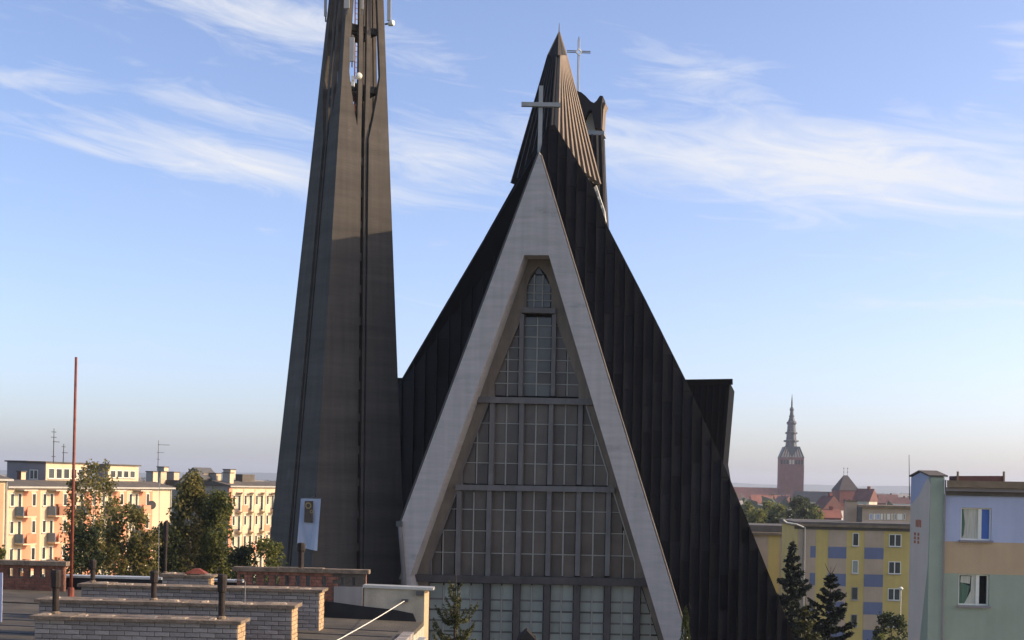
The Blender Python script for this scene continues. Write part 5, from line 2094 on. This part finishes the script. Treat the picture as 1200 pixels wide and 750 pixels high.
broad_tree(gb(97, 96), Hh, [(0.40, 1.62), (0.70, 2.00), (1.00, 0.62)], 48, 7560, 0.16, L_DARK, 'dark low tree at the foot of the birch behind the near roof', M_BARK, 0.3, 0.12, 0.7, LG, 'broadleaf_tree', 7.0)
Hh = zpx(222, 556, 104)
broad_tree(gb(224, 104), Hh, [(0.25, 2.99), (0.50, 3.45), (0.72, 2.64), (0.90, 1.49), (1.00, 0.34)], 119, 20900, 0.17, L_BIRCH, 'tallest full green tree in front of the grey end wall', M_BIRCH, 0.6, 0.2, 0.8, LG, 'birch_tree', 7.0)
Hh = zpx(256, 577, 103)
broad_tree(gb(257, 103), Hh, [(0.30, 2.07), (0.55, 2.42), (0.80, 1.84), (1.00, 0.57)], 72, 13300, 0.17, L_GREEN, 'rounded green tree right of the tallest tree against the grey wall', M_BARK, 0.5, 0.16, 0.75, LG, 'broadleaf_tree', 7.0)
Hh = zpx(196, 605, 101)
broad_tree(gb(194, 101), Hh, [(0.30, 1.69), (0.60, 1.95), (1.00, 0.65)], 50, 7140, 0.16, L_DARK, 'dark bushy tree filling the gap left of the tallest tree', M_BARK, 0.4, 0.12, 0.7, LG, 'broadleaf_tree', 7.0)
Hh = zpx(287, 630, 100)
broad_tree(gb(287, 100), Hh, [(0.40, 1.32), (0.70, 1.44), (1.00, 0.48)], 35, 5120, 0.16, L_DARK, 'dark narrow tree below the cream balconies', M_BARK, 0.3, 0.12, 0.6, LG, 'broadleaf_tree', 7.0)
Hh = zpx(318, 631, 58)
broad_tree(gb(316, 58), Hh, [(0.55, 0.9), (0.8, 1.0), (1.0, 0.3)], 40, 4200, 0.10, L_GREEN, 'leafy bush top above the red brick stack at the left foot of the bell tower', M_BARK, 0.1, 0.1, 0.42, LG, 'broadleaf_tree', 10.0)
Hh = zpx(-2, 640, 90)
broad_tree(gb(-4, 90), Hh, [(0.5, 0.8), (0.8, 0.9), (1.0, 0.4)], 16, 1800, 0.15, L_GREEN, 'green treetop at the left picture edge above the brick stack', M_BARK, 0.2, 0.12, 0.5, LG, 'broadleaf_tree', 8.0)
RG = 'broadleaf trees beyond the yellow block'
for (x, y, Y, r_, lm, lab) in [(880, 589, 300, 3.6, L_GREEN, 'round tree right beside the church roof below the cathedral nave'), (897, 588, 320, 4.0, L_GREEN, 'broad green tree below the middle of the cathedral nave'),
                               (912, 592, 290, 3.0, L_GREEN, 'lower green tree left of the dark tree'), (934, 583, 280, 3.4, L_DARK, 'tall dark tree right below the cathedral tower'),
                               (946, 585, 285, 3.2, L_DARK, 'dark green tree beside the tall dark tree'), (955, 597, 270, 2.2, L_GREEN, 'yellowish low tree at the right end of the tree row'),
                               (888, 600, 240, 3.0, L_GREEN, 'low tree touching the church roof slope above the set back block'), (908, 603, 235, 2.6, L_DARK, 'low tree above the roof of the set back block')]:
    Hh = zpx(x, y, Y)
    broad_tree(gb(x, Y), Hh, [(0.2, r_ * 0.9), (0.5, r_ * 1.1), (0.8, r_ * 0.8), (1.0, r_ * 0.25)], 40, 3600, 0.42, lm, lab, M_BARK, 0.2, 0.25, 1.3, RG)
Hh = zpx(1046, 716, 112)
broad_tree(gb(1047, 112), Hh, [(0.1, 1.5), (0.5, 1.7), (0.85, 1.3), (1.0, 0.4)], 50, 5200, 0.15, L_DARK, 'dark round bush in front of the yellow block beside the pastel block', M_BARK, 0.1, 0.1, 0.6, RG)
Hh = zpx(888, 640, 118)
broad_tree(gb(884, 118), Hh, [(0.4, 0.8), (0.7, 1.2), (1.0, 0.5)], 24, 2200, 0.15, L_GREEN, 'small light green tree squeezed behind the church roof edge', M_BARK, 0.1, 0.1, 0.5, RG)
Hh = zpx(1034, 738, 105)
broad_tree(gb(1034, 105), Hh, [(0.3, 0.6), (0.7, 0.6), (1.0, 0.2)], 14, 1500, 0.13, L_GREEN, 'light green shrub at the foot of the yellow block left of the dark bush', M_BARK, 0.1, 0.1, 0.35, RG)
# far woods: low dark belts of trees on the plain
wp = []
for k in range(420):
    Y = random.uniform(700, 4800)
    X = random.uniform(-0.42, 0.42) * Y
    L = random.uniform(20, 160)
    for j in range(int(10 + L * 0.25)):
        wp.append((X + random.uniform(-L, L), Y + random.uniform(-10, 10), random.uniform(1, 9) + 1.5))
wood = bpy.data.objects.new('distant_woods', None)
WL[wood] = V((0, 0, 0))
ow = leaf_mesh('distant_woods', np.array(wp), 9.0, L_DARK, wood)
ow.parent = None
bpy.data.objects.remove(wood)
tag(ow, 'dark belts of distant trees on the plain', 'woods', kind='stuff')


def spruce(base, H, width, lmat, label, whorls=26, zvis=0.0, name='spruce_tree', density=1.0, nl=0.10, group='conifers around the church', taper=1.0, up=0.25, fork=False):
    base = V(base)
    t = thing(name, base, label, 'tree', group)
    m_ = MB()
    m_.tube([base, base + UP * H * 0.5, base + UP * H], [0.012 * H + 0.04, 0.007 * H + 0.02, 0.012], 7)
    if fork:
        for s in (-1, 1):
            m_.tube([base + UP * (H * 0.955), base + UP * (H * 0.975) + V((0.22 * s, 0, 0.1)), base + UP * (H * 0.99) + V((0.42 * s, 0.05, 0.35))], [0.03, 0.025, 0.01], 5)
    m_.build('trunk', M_BARK, t)
    pts, dirs = [], []
    bm = MB()
    for w in range(whorls):
        f = (w + random.uniform(-.3, .3)) / whorls
        f = max(0.0, f)
        z = H * (0.08 + 0.90 * f)
        if z < zvis:
            continue
        L = width * (1 - f) ** taper * random.uniform(0.75, 1.15) + 0.12
        nb_ = random.randint(5, 7) if f < 0.92 else 4
        for b_ in range(nb_):
            th = random.uniform(0, 2 * math.pi)
            Lb = L * random.uniform(0.7, 1.15)
            d = V((math.cos(th), math.sin(th), 0))
            zz = z + random.uniform(-.15, .15)
            p0 = base + UP * zz
            dr = -0.28 + 0.55 * f
            p1 = p0 + d * Lb * 0.55 + UP * (Lb * (dr - 0.05) * 0.55)
            p2 = p0 + d * Lb + UP * (Lb * (dr + up) * 0.9 - 0.0)
            bm.tube([p0, p1, p2], [0.022, 0.014, 0.006], 4)
            n = int(max(8, Lb * 46 * density))
            for k in range(n):
                s = random.uniform(0.08, 1.0) ** 0.75
                q_ = p0.lerp(p1, s / 0.55) if s < 0.55 else p1.lerp(p2, (s - 0.55) / 0.45)
                side = V((-d.y, d.x, 0)) * random.uniform(-1, 1) * Lb * 0.22 * (1.15 - s)
                q_ = q_ + side + UP * (random.uniform(-.14, .04) - abs(side.length) * 0.25)
                pts.append(tuple(q_))
                dd = (d * 0.8 + side.normalized() * 0.7 + UP * random.uniform(-.5, .1)) if side.length > 1e-6 else d
                dirs.append(tuple(dd))
    bm.build('branches', M_BARK, t)
    leaf_mesh('needles', np.array(pts), nl, lmat, t, aspect=2.6, dirs=np.array(dirs))
    return t


H1 = zpx(931, 630, 100)
spruce(gb(930, 100), H1, 4.2, L_NEED, 'tall dark spruce next to the church roof edge', 38, 3.0, nl=0.15, density=1.5)
H2 = zpx(975, 664, 92)
spruce(gb(975, 92), H2, 5.4, L_NEED, 'dark spruce with forked bare tip in front of the blue squares', 30, 3.0, nl=0.15, density=1.4, fork=True)
H3 = zpx(948, 700, 82)
spruce(gb(946, 82), H3, 4.6, L_NEEDL, 'lower olive spruce at the bottom edge between the two dark spruces', 22, 3.0, nl=0.12, density=1.1)
H4 = zpx(536, 668, 47)
spruce(gb(536, 47), H4, 4.0, L_NEEDL, 'slender young spruce top in front of the church windows', 40, 10.0, nl=0.042, density=3.6, up=0.7, taper=0.9)
# weeping conifer top at the right foot of the gable
H5 = zpx(805, 707, 60)
b5 = gb(806, 60)
t = thing('weeping_conifer', b5, 'drooping yellow green conifer tip at the right foot of the gable', 'tree', 'conifers around the church')
MB().tube([b5, b5 + UP * H5 * 0.7, b5 + UP * (H5 - 0.15), b5 + V((0.14, 0, H5)), b5 + V((0.24, 0, H5 - 0.25))], [0.16, 0.08, 0.03, 0.02, 0.01], 6).build('trunk', M_BARK, t)
pts, dirs = [], []
for k in range(80):
    z = H5 - random.uniform(0.05, 1.0) ** 1.2 * 4.0
    th = random.uniform(0, 6.28)
    Lb = 0.10 + 0.12 * (H5 - z) * random.uniform(0.5, 1.1)
    tipx = V((math.cos(th), math.sin(th), 0)) * Lb
    for j in range(26):
        s = random.random()
        pts.append((b5.x + tipx.x * min(1, s * 2), b5.y + tipx.y * min(1, s * 2), z - s * s * 0.8))
        dirs.append((0.1 * tipx.x, 0.1 * tipx.y, -1))
leaf_mesh('needles', np.array(pts), 0.05, L_GREEN, t, aspect=3.5, dirs=np.array(dirs))

# street lamp in front of the yellow block
p = P(1055.8, 690, 118)
lamp = thing('street_lamp', V((p.x, p.y, 0)), 'thin street lamp with white head in front of the yellow block', 'street lamp')
MB().tube([V((p.x, p.y, 0)), V((p.x, p.y, p.z - 0.1))], [0.07, 0.045], 6).build('pole', M_ZINC, lamp)
MB().lathe(p, [(0.05, -0.12), (0.2, -0.05), (0.22, 0.05), (0.12, 0.15), (0.03, 0.2)], 10).build('lamp_head', M_WHITE, lamp)

# ------------------------------------------------------------------ haze
hz = MB()
hz.obox(V((0, 0, 0)), V((1, 0, 0)), V((0, 1, 0)), UP, (-9400, -700, -1.5), (9400, 9400, 118))
hm = bpy.data.materials.new('haze')
hm.use_nodes = True
hm.node_tree.nodes.clear()
ho = hm.node_tree.nodes.new('ShaderNodeOutputMaterial')
pv = hm.node_tree.nodes.new('ShaderNodeVolumePrincipled')
pv.inputs['Color'].default_value = (0.80, 0.87, 0.97, 1)
pv.inputs['Density'].default_value = 0.00014
pv.inputs['Anisotropy'].default_value = 0.2
hm.node_tree.links.new(pv.outputs[0], ho.inputs['Volume'])
tag(hz.build('haze', hm), 'thin pale haze over the town', 'haze', kind='stuff')
